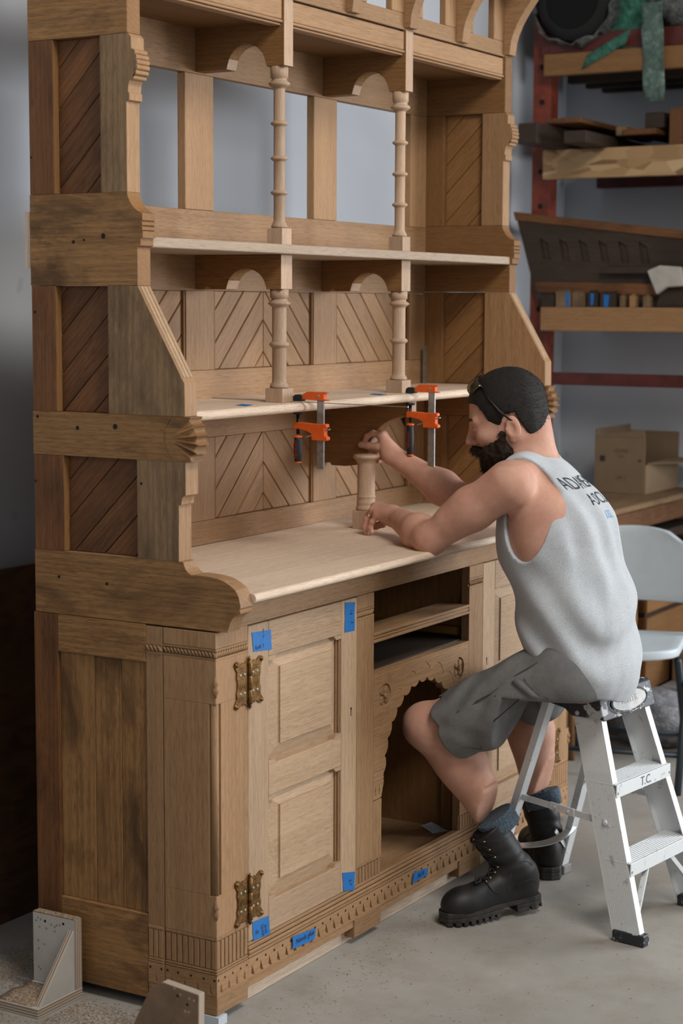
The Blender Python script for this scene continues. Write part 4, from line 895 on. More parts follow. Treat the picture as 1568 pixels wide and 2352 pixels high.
for y1, y0, z0, z1, lb in ((.665, .648, 1.612, 1.672, 'leftmost blue tape on the offcuts of the third rack level'), (.56, .545, 1.620, 1.668, 'middle blue tape on the offcuts of the third rack level'), (.505, .482, 1.612, 1.662, 'rightmost blue tape on the offcuts of the third rack level')):
    o = one(MB().prism([(y1, z1), (y0, z1 - .002), (y0 + .003, z0 + .004), (y1 - .002, z0)], 'x', 3.3604, 3.3616), 'blue_tape', blue, lb, 'tape', (3.361, y0, z0), 'blue tapes on rack offcuts')
plank(3.366, 3.392, .12, .52, 1.742, 1.768, 0, DK_Y, 'dark stick propped across the leaning panel on the third rack level', 'stick', None)
one(MB().prism([(.30, 1.62), (.27, 1.70), (.12, 1.735), (-.4, 1.735), (-.4, 1.6135), (.30, 1.6135)], 'x', 3.378, 3.396), 'dark_crate', DK_Y, 'heap of black timber under the white block on the third rack level', 'timber', (3.39, 0, 1.6135), bevel=.004)
one(MB().prism([(.325, 1.752), (.285, 1.662), (.245, 1.690), (.175, 1.694), (.19, 1.766), (.275, 1.772)], 'x', 3.345, 3.377, Matrix.Identity(4)), 'foam_block', plain('offwhite_foam', (.44, .41, .36), .8, bs=.1), 'off white broken foam block at the right end of the third rack level', 'block', (3.36, .25, 1.662), bevel=.004)
# bench of old boards with the cardboard box
bn = thing('board_stack', 'old brown table boards stacked on posts below the cardboard box', 'boards', (3.7, .52, 0))
BR_X = wood('oldred', 'x')
MB().box(2.95, 3.98, .30, .72, .845, .868).build('top_board', wood('grey', 'x'), bn, bevel=.003); MB().box(2.95, 3.98, .295, .325, .775, .8445).build('apron_board', BR_X, bn, bevel=.003); MB().box(3.0, 3.98, .31, .72, .700, .735).build('lower_board', DK_X, bn, bevel=.003)
for x in (3.02, 3.94):
    for y in (.34, .66): MB().box(x - .02, x + .02, y - .02, y + .02, 0, .700).build('post', DK_Z, bn); MB().box(x - .02, x + .02, y - .02 + .01, y + .02, .7352, .8448).build('spacer', DK_Z, bn)
card = plain('cardboard', (.215, .145, .085), .8, vs=6, var=.12); card2 = plain('cardboard_inside', (.15, .10, .058), .85)
cb = thing('cardboard_box', 'open cardboard box on the old boards by the right wall', 'box', (3.85, .5, .868))
MB().box(3.60, 3.604, .415, .63, .8690, 1.095).build('box_side', card, cb); MB().prism([(.63, 1.0955), (.415, 1.0955), (.42, 1.13), (.60, 1.10)], 'x', 3.598, 3.602).build('box_flap', card, cb)
MB().box(3.604, 3.97, .411, .415, .8690, .985).build('box_side', card, cb); MB().box(3.604, 3.97, .626, .63, .8690, 1.125).build('box_side', card2, cb); MB().box(3.97, 3.974, .411, .63, .8690, 1.1).build('box_side', card, cb); MB().box(3.604, 3.97, .415, .626, .8690, .873).build('box_bottom', card2, cb)
MB().sheet([[(3.62, .414, .988), (3.80, .33, .985), (3.95, .30, .99)], [(3.63, .415, .992), (3.82, .414, .992), (3.965, .414, .992)]], .003, False).build('box_flap', card, cb)
MB().box(3.5985, 3.5998, .585, .607, .995, 1.018).build('printed_mark', plain('box_print', (.03, .028, .028), .7), cb); MB().box(3.5985, 3.5998, .43, .442, .998, 1.008).build('printed_mark', plain('box_print2', (.06, .04, .03), .7), cb)
for body, z, sz in (('ULINE', 1.040, .022), ('S-4', 1.018, .018), ('UP 7', .930, .022)):
    text_mb(body, sz, Matrix.Translation((3.5985, .515, z)) @ Matrix.Rotation(-PI / 2, 4, 'Z') @ Matrix.Rotation(PI / 2, 4, 'X'), .0002).build('printed_lettering', plain('faint_print', (.13, .085, .05), .8), cb)
# leaning sheet, white board, crate, offcuts and bags in the corner
def slab(name, pts, th, mat, label, cat, base, grp=None):
    P = [Vector(p) for p in pts]; n = (P[1] - P[0]).cross(P[-1] - P[0]).normalized() * th; k = len(P)
    return one(MB().add(P + [p + n for p in P], [tuple(range(k))[::-1], tuple(range(k, 2 * k))] + [(i, (i + 1) % k, k + (i + 1) % k, k + i) for i in range(k)]), name, mat, label, cat, base, grp)
slab('plywood_sheet', [(3.72, .86, 0), (3.72, -.5, 0), (3.97, -.5, .66), (3.97, .86, .66)], .018, M_OSB, 'golden plywood sheet leaning on the right wall behind the folding chair', 'sheet', (3.75, .2, 0))
crate = thing('wooden_crate', 'brown wooden crate under the white foam board', 'crate', (3.45, .4, 0))
for z0, z1 in ((.0, .14), (.16, .30), (.32, .44), (.46, .58)):
    MB().box(3.20, 3.70, .235, .250, z0, z1).build('slat', wood('inner', 'x'), crate, bevel=.002); MB().box(3.20, 3.215, .2505, .56, z0, z1).build('slat', wood('oldred', 'y'), crate, bevel=.002)
MB().box(3.216, 3.70, .2505, .56, .0, .57).build('crate_body', DK_X, crate)
slab('foam_board', [(3.12, .22, .592), (3.16, .60, .640), (3.70, .62, .690), (3.66, .22, .600)], .014, plain('grey_white_board', (.44, .435, .43), .7, vs=5), 'grey white foam board lying on the brown crate behind the man', 'board', (3.5, .4, .592))
one(MB().box(3.10, 3.195, .27, .36, .0, .56), 'timber_post', wood('lumber', 'z'), 'pale squared timber standing in front of the brown crate', 'timber', (3.15, .31, 0), bevel=.003)
one(MB().box(3.28, 3.62, -.05, .21, .0, .17), 'storage_box', plain('grey_box', (.25, .24, .24), .7), 'grey box on the floor between the crate and the folding chair', 'box', (3.45, .08, 0), bevel=.004)
cz2 = thing('flat_carton', 'flat brown carton lying behind the folding chair', 'carton', (3.75, -.1, .17))
MB().box(3.40, 3.80, -.55, .205, .1705, .285).build('carton_body', plain('carton_brown', (.20, .125, .07), .8), cz2, bevel=.003); MB().box(3.50, 3.78, -.50, .1, .2855, .292).build('carton_lid', card, cz2)
bag = plastic('grey_bag_film', (.22, .215, .23), (.34, .34, .37), .35)
lump('plastic_bag', (3.02, .14, .106), (.13, .16, .11), 11, bag, 'grey plastic bag on the floor under the back of the folding chair', 'bag'); lump('plastic_bag', (3.12, -.22, .1), (.15, .15, .105), 13, plastic('white_bag_film', (.42, .43, .47), (.56, .57, .62), .35), 'white plastic bag on the floor beside the folding chair legs', 'bag')
one(MB().box(3.31, 3.36, -1.2, .16, 0, .05), 'red_beam', r_or, 'red steel beam lying on the floor in front of the bags', 'beam', (3.33, -.4, 0), bevel=.003)
# plywood sheet leaning on the back wall, left
def plymat():
    m, nt, b = mat_new('dark_knotty_plywood'); c0 = coords(nt, rnd=False); f = noise(nt, coords(nt, (3, 1, 9), rnd=False), 1.2, 5, .6, 2.5); v = nt.nodes.new('ShaderNodeTexVoronoi'); v.inputs['Scale'].default_value = 3.2; nt.links.new(c0, v.inputs['Vector'])
    c = mixc(nt, ramp(nt, f, [(.35, 0), (.65, 1)]), (.135, .062, .024), (.060, .027, .011)); c = mixc(nt, ramp(nt, v.outputs['Distance'], [(.045, .9), (.06, 1), (.075, 0)]), c, (.010, .006, .004))
    nt.links.new(c, b.inputs['Base Color']); b.inputs['Roughness'].default_value = .5; return m
slab('plywood_sheet', [(1.9, .868, 0), (-.9, .868, 0), (-.9, .925, .925), (1.9, .925, .925)], .016, plymat(), 'dark knotty plywood sheet leaning on the back wall left of the cabinet', 'sheet', (.5, .868, 0))
# folding chair
fc = thing('folding_chair', 'white folding chair with dark grey tube legs behind the step ladder', 'chair', (2.62, .10, 0), R(-75))
wp = plain('white_plastic', (.50, .555, .59), .42, vs=20, var=.04); tubm = plain('dark_tube', (.032, .042, .052), .42, .3)
L = dict(local=True)
g = []
for i in range(13):
    t = i / 12; y = -.30 + .42 * t; hw_ = .215 * (1 - .55 * max(0, (.28 - t) / .28) ** 2.2); g.append([(hw_ * s, y - .02 * (1 - abs(s)) * (1 if t < .1 else 0), .452 - .012 * (1 - s * s) * math.sin(PI * t) - .012 * max(0, .25 - t)) for s in [j / 6 - 1 for j in range(13)]])
MB().sheet([r_[::-1] for r_ in g][::-1], .030).build('seat', wp, fc, bevel=.006, seg=2, **L)
g = []
for i in range(10):
    t = i / 9; z = .565 + .265 * t; hw_ = .225 * (1 - .12 * t - .30 * max(0, (t - .6) / .4) ** 2.5); g.append([(hw_ * s, .232 + .045 * t - .035 * s * s * -1 * -1 + .03, z - .012 * abs(s) ** 3 * (t > .8)) for s in [j / 7 - 1 for j in range(15)]])
MB().sheet(g, .016).build('backrest', wp, fc, bevel=.004, seg=2, **L)
for s in (-1, 1):
    MB().tube([(s * .228, .262, .80), (s * .228, .20, .66), (s * .228, -.06, .31), (s * .228, -.285, 0)], .0125, 10).build('front_leg', tubm, fc, **L)
    MB().tube([(s * .205, -.14, .430), (s * .205, .10, .20), (s * .205, .31, 0)], .0125, 10).build('rear_leg', tubm, fc, **L)
    MB().tube([(s * .228, .17, .60), (s * .222, .11, .44)], .011, 8).build('hinge_link', tubm, fc, **L)
MB().tube([(-.228, -.20, .115), (.228, -.20, .115)], .009, 8).build('cross_bar', tubm, fc, **L); MB().tube([(-.205, .215, .090), (.205, .215, .090)], .009, 8).build('cross_bar', tubm, fc, **L)
# wooden stool partly hidden behind the man
sl = thing('wooden_stool', 'small brown wooden stool partly hidden behind the man and ladder', 'stool', (2.78, .42, 0))
MB().lathe([(.15, .40), (.16, .405), (.16, .425), (.15, .43)], (2.78, .42), 28).build('seat', LU_X, sl)
for dx, dy in ((.12, -.13), (-.12, -.12), (.12, .12), (-.12, .12)): MB().tube([(2.78 + dx * .8, .42 + dy * .8, .40), (2.78 + dx, .42 + dy, 0)], [.016, .012], 10).build('leg', wood('inner', 'z'), sl)

# ------------------------------------------------------------ signed distance modelling for the figure
def V3(*a): return np.array(a if len(a) == 3 else a[0], float)
def smin(a, b, k):
    if k <= 0: return np.minimum(a, b)
    h = np.clip(.5 + .5 * (b - a) / k, 0, 1); return b + (a - b) * h - k * h * (1 - h)
def smax(a, b, k): return -smin(-a, -b, k)
def rc(P, a, b, r1, r2, ax=None, s=1.0):
    a = V3(a); b = V3(b); Q = P - a; d = b - a
    if ax is not None: ax = V3(ax); Q = Q - np.outer(Q @ ax, ax) * (1 - 1 / s); d = d - ax * (d @ ax) * (1 - 1 / s)
    h = np.clip(Q @ d / max(d @ d, 1e-12), 0, 1); return np.linalg.norm(Q - np.outer(h, d), axis=1) - (r1 + (r2 - r1) * h)
def ell(P, c, r, Rm=None):
    Q = P - V3(c)
    if Rm is not None: Q = Q @ Rm
    r = V3(r); k0 = np.linalg.norm(Q / r, axis=1); k1 = np.linalg.norm(Q / (r * r), axis=1) + 1e-9; return k0 * (k0 - 1) / k1
def surface(f, lo, hi, h, blk=8):
    # naive surface nets on a block-sparse grid
    lo = V3(lo); hi = V3(hi); nb = np.ceil((hi - lo) / (h * blk)).astype(int); n = nb * blk + 1
    D = np.full(n, 1.0, np.float32)
    bi = np.stack(np.meshgrid(*[np.arange(k) for k in nb], indexing='ij'), -1).reshape(-1, 3)
    cd = f(lo + (bi + .5) * blk * h); act = bi[np.abs(cd) < blk * h * 1.25]; inn = bi[cd <= -blk * h * 1.25]
    for q in inn: D[q[0] * blk:q[0] * blk + blk + 1, q[1] * blk:q[1] * blk + blk + 1, q[2] * blk:q[2] * blk + blk + 1] = -1
    off = np.stack(np.meshgrid(*[np.arange(blk + 1)] * 3, indexing='ij'), -1).reshape(-1, 3)
    for i in range(0, len(act), 400):
        idx = (act[i:i + 400, None, :] * blk + off[None]).reshape(-1, 3); D[idx[:, 0], idx[:, 1], idx[:, 2]] = f(lo + idx * h)
    I = D < 0; s = np.zeros(tuple(n - 1), np.int8)
    for a in (0, 1):
        for b in (0, 1):
            for c in (0, 1): s += I[a:n[0] - 1 + a, b:n[1] - 1 + b, c:n[2] - 1 + c]
    C_ = np.argwhere((s > 0) & (s < 8)); cid = np.full(tuple(n - 1), -1, np.int32); cid[C_[:, 0], C_[:, 1], C_[:, 2]] = np.arange(len(C_))
    corner = [(a, b, c) for a in (0, 1) for b in (0, 1) for c in (0, 1)]
    val = np.stack([D[C_[:, 0] + a, C_[:, 1] + b, C_[:, 2] + c] for a, b, c in corner], 1).astype(float)
    acc = np.zeros((len(C_), 3)); cnt = np.zeros(len(C_))
    for i in range(8):
        for j in range(i + 1, 8):
            if sum(abs(corner[i][k] - corner[j][k]) for k in range(3)) != 1: continue
            m = (val[:, i] < 0) != (val[:, j] < 0); t = val[m, i] / (val[m, i] - val[m, j])
            acc[m] += np.array(corner[i]) + t[:, None] * (np.array(corner[j]) - np.array(corner[i])); cnt[m] += 1
    vs = lo + (C_ + acc / cnt[:, None]) * h; fs = []
    for ax in range(3):
        A = [slice(None)] * 3; B = [slice(None)] * 3; A[ax] = slice(0, -1); B[ax] = slice(1, None)
        e = np.argwhere(I[tuple(A)] != I[tuple(B)]); u, w = (ax + 1) % 3, (ax + 2) % 3
        e = e[(e[:, u] > 0) & (e[:, w] > 0) & (e[:, u] < n[u] - 1) & (e[:, w] < n[w] - 1)]
        q = []
        for du, dw in ((-1, -1), (0, -1), (0, 0), (-1, 0)):
            k = e.copy(); k[:, u] += du; k[:, w] += dw; q.append(cid[k[:, 0], k[:, 1], k[:, 2]])
        q = np.stack(q, 1); fl = ~I[tuple(A)][e[:, 0], e[:, 1], e[:, 2]]; q[fl] = q[fl][:, ::-1]; fs.append(q[(q >= 0).all(1)])
    return vs, np.concatenate(fs)
def sdf_obj(name, parts, mat, parent, label=None, kind=None):
    vs = []; fs = []; k = 0
    for f, lo, hi, h in parts:
        v, q = surface(f, lo, hi, h); vs.append(v); fs.append(q + k); k += len(v)
    vs = np.concatenate(vs); fs = np.concatenate(fs); me = bpy.data.meshes.new(name); mi = np.array(MW[parent.name].inverted())
    vl = vs @ mi[:3, :3].T + mi[:3, 3]
    me.vertices.add(len(vl)); me.vertices.foreach_set('co', vl.ravel()); me.loops.add(fs.size); me.loops.foreach_set('vertex_index', fs.ravel().astype(np.int32))
    me.polygons.add(len(fs)); me.polygons.foreach_set('loop_start', np.arange(0, fs.size, 4, dtype=np.int32)); me.polygons.foreach_set('loop_total', np.full(len(fs), 4, np.int32))
    me.polygons.foreach_set('use_smooth', np.ones(len(fs), bool)); me.materials.append(mat); me.update(); me.validate()
    o = link(bpy.data.objects.new(name, me)); o.parent = parent; MW[o.name] = MW[parent.name]
    if label: o['label'] = label
    if kind: o['kind'] = kind
    return o, vs, fs
def onto(f, p, it=12):
    p = V3(p).reshape(1, 3).copy(); e = .001
    for _ in range(it):
        d = f(p); g = np.stack([f(p + e * np.eye(3)[i]) - d for i in range(3)], 1) / e; n2 = (g * g).sum(1, keepdims=True) + 1e-9; p = p - np.clip(d, -.02, .02)[:, None] * g / n2
    return p[0]
# ------------------------------------------------------------ the man
man = thing('person', 'man in a grey sleeveless shirt, grey shorts and black boots perched on the step ladder', 'person', (1.08, -.40, .622))
FT = V3(-.12, .993, 0); LT = V3(-.993, -.12, 0)
pelv = V3(1.078, -.405, .695); hipL = V3(.975, -.412, .682); hipR = V3(1.165, -.375, .678)
kneeL = V3((0.9393,-0.0312,0.5075)); ankL = V3(1.062, -.250, .168); kneeR = V3(1.40, -.068, .525); ankR = V3(1.395, -.178, .168)
shL = V3((0.9122,-0.2714,1.1690)); elL = V3((0.8974,-0.0546,1.0152)); wrL = V3((1.0768,0.1520,1.0440))
shR = V3(1.262, -.205, 1.165); elR = V3((1.2568,0.0345,1.0778)); wrR = V3((1.2622,0.2682,1.1971))
nb = V3(1.105, -.243, 1.195)
HC_ = V3((1.0805,-0.1844,1.3276)); fh = V3(-.30, .954, 0); fh /= np.linalg.norm(fh); pt = R(17)
HX = fh * math.cos(pt) - V3(0, 0, 1) * math.sin(pt); HZ = fh * math.sin(pt) + V3(0, 0, 1) * math.cos(pt); HY = np.cross(HZ, HX); HM = np.stack([HX, HY, HZ], 1)
def hl(P): return (P - HC_) @ HM
def hw(p): return HC_ + HM @ V3(p)
def head_f(P):
    Q = hl(P); Qm = Q.copy(); Qm[:, 1] = np.abs(Qm[:, 1])
    d = ell(Q, (-.008, 0, .034), (.099, .077, .087))
    d = smin(d, ell(Q, (.040, 0, -.022), (.053, .063, .078)), .03)
    d = smin(d, rc(Qm, (-.012, .052, -.045), (.055, .018, -.098), .026, .024), .03)
    d = smin(d, rc(Qm, (.084, .0, .018), (.076, .043, .013), .0130, .0105), .014)
    d = smin(d, ell(Qm, (.062, .044, -.030), (.022, .018, .018)), .02)
    d = smax(d, -ell(Qm, (.102, .031, -.007), (.019, .018, .0115)), .010)
    d = smin(d, ell(Qm, (.0795, .0325, -.008), (.0125, .0135, .0115)), .003)
    d = smin(d, rc(Qm, (.0865, .022, -.0035), (.080, .045, -.006), .0022, .0018), .004)
    d = smin(d, rc(Q, (.092, 0, .006), (.1155, 0, -.0345), .0085, .0105), .014)
    d = smin(d, rc(Qm, (.106, .0, -.0385), (.097, .0115, -.0415), .0085, .0075), .008)
    d = smin(d, rc(Qm, (.099, 0, -.067), (.086, .022, -.069), .0075, .005), .008)
    d = smin(d, rc(Qm, (.097, 0, -.077), (.085, .02, -.076), .0078, .005), .006)
    er = smin(ell(Qm, (-.020, .0800, -.028), (.019, .0075, .031)), rc(Qm, (-.012, .078, -.045), (-.008, .076, -.058), .0085, .0075), .008)
    er = smax(er, -ell(Qm, (-.015, .0885, -.030), (.0105, .0075, .016)), .005)
    er = smin(er, rc(Qm, (-.001, .0795, -.028), (-.002, .0785, -.040), .0042, .0042), .004)
    return smin(d, er, .006)
NK0 = nb + V3(0, .0, -.02); NK1 = hw((-.030, 0, -.045))
def neck_f(P): return smin(rc(P, NK0, NK1, .064, .058), rc(P, nb + V3(0, -.03, -.03), hw((-.062, 0, -.03)), .05, .045), .03)
def torso_f(P):
    d = rc(P, pelv + V3(0, -.005, .01), (1.085, -.385, .84), .118, .120, LT, 1.28)
    d = smin(d, rc(P, (1.085, -.385, .84), (1.095, -.325, 1.02), .120, .128, LT, 1.26), .06)
    d = smin(d, rc(P, (1.095, -.325, 1.02), (1.10, -.272, 1.125), .128, .098, LT, 1.30), .06)
    for s, sh in ((1, shL), (-1, shR)):
        d = smin(d, rc(P, nb, sh + V3(0, -.005, .005), .050, .050), .05)
        d = smin(d, rc(P, V3(1.09, -.32, 1.08) + LT * s * .105, V3(1.085, -.37, .90) + LT * s * .075, .075, .08), .05)
    return d
def fingers(defs):
    def f(P):
        d = None
        for chain, r0, r1 in defs:
            n = len(chain) - 1; e = None
            for i in range(n):
                ra = r0 + (r1 - r0) * i / n; rb = r0 + (r1 - r0) * (i + 1) / n
                q = rc(P, chain[i], chain[i + 1], ra, rb); e = q if e is None else smin(e, q, .0025)
            for i in range(1, n): e = smin(e, np.linalg.norm(P - chain[i], axis=1) - (r0 + (r1 - r0) * i / n) * 1.07, .002)
            d = e if d is None else smin(d, e, .0022)
        return d
    return f
# left hand (hanging over the baluster block) and right hand (holding the curved arm)
def lift(c, z0=.9875):
    out = []
    for i, p in enumerate(c):
        p = V3(p); out.append(p)
    return out
LI = lift([(1.1328,0.2292,1.0617), (1.1492,0.2651,1.0372), (1.1484,0.2701,1.0099), (1.1458,0.2615,0.9959)])
LM_ = lift([(1.1066,0.2282,1.0630), (1.1142,0.2547,1.0363), (1.1128,0.2608,1.0092), (1.1100,0.2521,0.9929)])
LR_ = lift([(1.0842,0.2209,1.0559), (1.0824,0.2419,1.0305), (1.0803,0.2462,1.0073), (1.0770,0.2386,0.9924)])
LP_ = lift([(1.0705,0.2019,1.0439), (1.0657,0.2157,1.0254), (1.0662,0.2214,1.0104), (1.0669,0.2175,0.9985)])
LT_ = lift([(1.1085,0.1862,1.0387), (1.1319,0.2200,1.0136), (1.1442,0.2465,1.0044), (1.1512,0.2632,1.0002)])
RI_ = lift([(1.2580,0.2961,1.2472), (1.2548,0.3229,1.2551), (1.2517,0.3398,1.2458), (1.2526,0.3474,1.2330)])
RM_ = lift([(1.2782,0.3018,1.2483), (1.2866,0.3297,1.2605), (1.2822,0.3458,1.2551), (1.2772,0.3516,1.2438)])
RR_ = lift([(1.3190,0.3189,1.2175), (1.3423,0.3436,1.2124), (1.3404,0.3570,1.1967), (1.3314,0.3518,1.1848)])
RP_ = lift([(1.3147,0.3134,1.1953), (1.3307,0.3310,1.1833), (1.3303,0.3409,1.1715), (1.3198,0.3421,1.1684)])
RT_ = lift([(1.2634,0.2789,1.2103), (1.2500,0.3027,1.2163), (1.2450,0.3314,1.2192), (1.2406,0.3533,1.2222)])
fl_L = fingers([(LI, .0098, .0078), (LM_, .0100, .0080), (LR_, .0097, .0077), (LP_, .0085, .0068), (LT_, .0122, .0092)])
fl_R = fingers([(RI_, .0098, .0078), (RM_, .0100, .0080), (RR_, .0097, .0077), (RP_, .0085, .0068), (RT_, .0125, .0095)])
def hand_f(P, wr, kn, th, fl):
    d = rc(P, wr, (kn[0] * .35 + wr * .65), .0255, .021)
    for k, r in zip(kn, (.0135, .0140, .0135, .0120)): d = smin(d, rc(P, wr + (k - wr) * .25, k, .0185, r), .014)
    d = smin(d, rc(P, wr + (th - wr) * .2, th, .017, .0145), .016)
    return smin(d, fl(P), .006)
def arm_f(P, sh, el, wr):
    m = sh * .55 + el * .45; up = V3(0, 0, 1)
    d = rc(P, sh, m, .060, .052); d = smin(d, rc(P, m, el, .051, .040), .03)
    q = el * .72 + wr * .28; d = smin(d, rc(P, el, q, .040, .0455), .025); d = smin(d, rc(P, q, wr, .0455, .0265), .03)
    d = smin(d, rc(P, m + V3(0, .008, .006), m * .6 + el * .4 + V3(0, .006, .006), .045, .040), .025)
    return d
def arms_f(P):
    a = smin(arm_f(P, shL, elL, wrL), hand_f(P, wrL, [LI[0], LM_[0], LR_[0], LP_[0]], LT_[0], fl_L), .018)
    b = smin(arm_f(P, shR, elR, wrR), hand_f(P, wrR, [RI_[0], RM_[0], RR_[0], RP_[0]], RT_[0], fl_R), .018)
    return np.minimum(a, b)
def legs_f(P, inf=0.0):
    d = None
    for hp, kn, an, s in ((hipL, kneeL, ankL, 1), (hipR, kneeR, ankR, -1)):
        m = hp * .5 + kn * .5; e = rc(P, hp, m, .080, .069); e = smin(e, rc(P, m, kn, .069, .055), .03)
        sd = (an - kn) / np.linalg.norm(an - kn); bk = np.cross(sd, LT); bk = bk if bk[1] < 0 else -bk
        q = kn * .68 + an * .32 + bk * .018; e = smin(e, rc(P, kn, q, .053, .055), .03); e = smin(e, rc(P, q, an, .056, .042), .05); e = smin(e, rc(P, kn, an, .048, .041), .03)
        e = smin(e, np.linalg.norm(P - (kn + V3(0, .012, .004)), axis=1) - .052, .025)
        d = e if d is None else np.minimum(d, e)
    return d
def seat_f(P, up=0.0): return .6235 + up - np.clip(P[:, 1] + .285, 0, 9) * 3.0 - P[:, 2]
def skin_f(P):
    d = smin(torso_f(P) + .004, smax(legs_f(P), seat_f(P, .012), .01), .03); d = smin(d, arms_f(P), .022); d = smin(d, neck_f(P), .03); return smin(d, head_f(P), .02)
def box_f(P, lo, hi): q = np.maximum(V3(lo) - P, P - V3(hi)); return q.max(1)
def skin_mat():
    m, nt, b = mat_new('skin'); c0 = coords(nt, rnd=False); a = noise(nt, c0, 14, 4, .6); f = noise(nt, c0, 120, 3, .6); g = noise(nt, c0, 260, 2, .7)
    c = mixc(nt, ramp(nt, a, [(.35, 0), (.7, 1)]), (.56, .315, .228), (.44, .22, .152)); c = mixc(nt, ramp(nt, f, [(.5, 0), (.8, .35)]), c, (.46, .21, .15)); c = mixc(nt, ramp(nt, g, [(.68, 0), (.75, .4)]), c, (.14, .07, .045))
    nt.links.new(c, b.inputs['Base Color']); b.inputs['Roughness'].default_value = .6; b.inputs['Specular IOR Level'].default_value = .3
    b.inputs['Subsurface Weight'].default_value = .12; b.inputs['Subsurface Radius'].default_value = (.012, .005, .003); b.inputs['Subsurface Scale'].default_value = .6
    bump(nt, b, f, .12, .001); return m
M_SK = skin_mat()
def inter(f, lo, hi): return (lambda P: np.maximum(f(P), box_f(P, lo, hi)))
def skin_part(lo, hi, h): return (inter(skin_f, lo, hi), V3(lo) - .01, V3(hi) + .01, h)
hlo = np.minimum.reduce([wrL, wrR] + LI + LR_ + LP_ + LT_ + RI_ + RM_ + RT_ + RP_) - .03; hhi = np.maximum.reduce([wrL, wrR] + LI + RI_ + RM_ + RR_ + LT_ + RT_) + .03
parts = [skin_part((.85, -.42, 1.215), (1.30, .05, 1.50), .0024),
         skin_part((.80, hlo[1] - .012, .98), (1.36, hhi[1] + .01, 1.28), .0021),
         skin_part((.80, -.47, .83), (1.36, hlo[1] + .006, 1.235), .0036),
         skin_part((.80, -.56, .10), (1.50, .06, .852), .0048)]
body, _, _ = sdf_obj('body', parts, M_SK, man)
# hair and beard
def hairline(x): return np.interp(x, [-.13, -.075, -.052, -.040, -.034, -.006, .004, .020, .032, .040, .050, .060, .088, .13], [-.085, -.080, -.062, -.020, .008, .010, .002, -.034, -.030, .002, .036, .052, .066, .075])
def hair_f(P):
    Q = hl(P); d = ell(Q, (-.010, 0, .036), (.1045, .0850, .0945)); d = smin(d, ell(Q, (-.045, 0, -.03), (.058, .066, .06)), .03) - .0008 * wob(P, 90, 1)
    cut = hairline(Q[:, 0]) - Q[:, 2] + .003 * wob(P, 260, 2); return smax(d, cut, .004)
def beard_f(P):
    Q = hl(P); Q[:, 1] = np.abs(Q[:, 1])
    d = ell(Q, (.052, 0, -.108), (.050, .050, .044)); d = smin(d, rc(Q, (.012, .064, -.040), (.022, .054, -.082), .012, .021), .02)
    d = smin(d, ell(Q, (.040, .040, -.080), (.044, .030, .038)), .02); d = smin(d, rc(Q, (.106, .003, -.0575), (.087, .030, -.070), .0105, .0095), .012)
    d = smax(d, -ell(Q, (.104, 0, -.0735), (.014, .018, .0045)), .004)
    return d + .0028 * wob(P, 190, 4) + .0016 * wob(P, 430, 5)
def hair_mat(name, a, b_):
    m, nt, b = mat_new(name); f = noise(nt, coords(nt, (60, 60, 14), rnd=False), 10, 4, .7); g = noise(nt, coords(nt, rnd=False), 420, 3, .7)
    nt.links.new(mixc(nt, ramp(nt, g, [(.4, 0), (.7, 1)]), a, b_), b.inputs['Base Color']); b.inputs['Roughness'].default_value = .55; b.inputs['Specular IOR Level'].default_value = .3; bump(nt, b, g, .9, .003); return m
M_HR = hair_mat('dark_hair', (.008, .006, .005), (.022, .017, .014)); M_BD = hair_mat('brown_beard', (.014, .007, .004), (.045, .021, .011))
def fuzz(mb, vs, fs, n, ln, seed, down, w=.0007):
    r = np.random.RandomState(seed); q = fs[r.randint(len(fs), size=n)]; p = vs[q].mean(1); nn = np.cross(vs[q[:, 1]] - vs[q[:, 0]], vs[q[:, 2]] - vs[q[:, 0]]); nn /= np.linalg.norm(nn, axis=1, keepdims=True) + 1e-9
    for i in range(n):
        t = nn[i] * .75 + down + r.normal(size=3) * .35; t /= np.linalg.norm(t); l = ln * r.uniform(.6, 1.3); sd = np.cross(t, r.normal(size=3)); sd /= np.linalg.norm(sd); a = p[i] - nn[i] * .002
        mb.add([a - sd * w, a + sd * w, a + t * l + V3(0, 0, -l * .15)], [(0, 1, 2)])
hr, hv, hf = sdf_obj('hair', [(hair_f, hw((0, 0, .03)) - .15, hw((0, 0, .03)) + .15, .0028)], M_HR, man)
bd, bv, bf = sdf_obj('beard', [(beard_f, hw((.05, 0, -.09)) - .11, hw((.05, 0, -.09)) + .11, .0026)], M_BD, man)
mb = MB(); fuzz(mb, hv, hf, 9000, .0065, 1, HX * -.5 + HZ * -.35); mb.build('short_strands', M_HR, hr, kind='stuff')
mb = MB(); fuzz(mb, bv, bf, 7500, .012, 2, HX * .25 - HZ * .7); mb.build('beard_strands', M_BD, bd, kind='stuff')
eb = MB()
for s in (1, -1): eb.tube([onto(head_f, hw(q_)) for q_ in ((.0955, s * .014, .0165), (.093, s * .024, .0205), (.088, s * .036, .0205), (.080, s * .048, .0150))], [.0028, .0040, .0036, .0020], 8)
eb.build('eyebrow', M_BD, man)
ey = MB()
for s in (1, -1): ey.tube([onto(head_f, hw(q_)) for q_ in ((.0925, s * .023, -.0125), (.0925, s * .032, -.0135), (.086, s * .043, -.0125))], [.0012, .0018, .001], 6)
ey.build('eyelashes', M_HR, man)
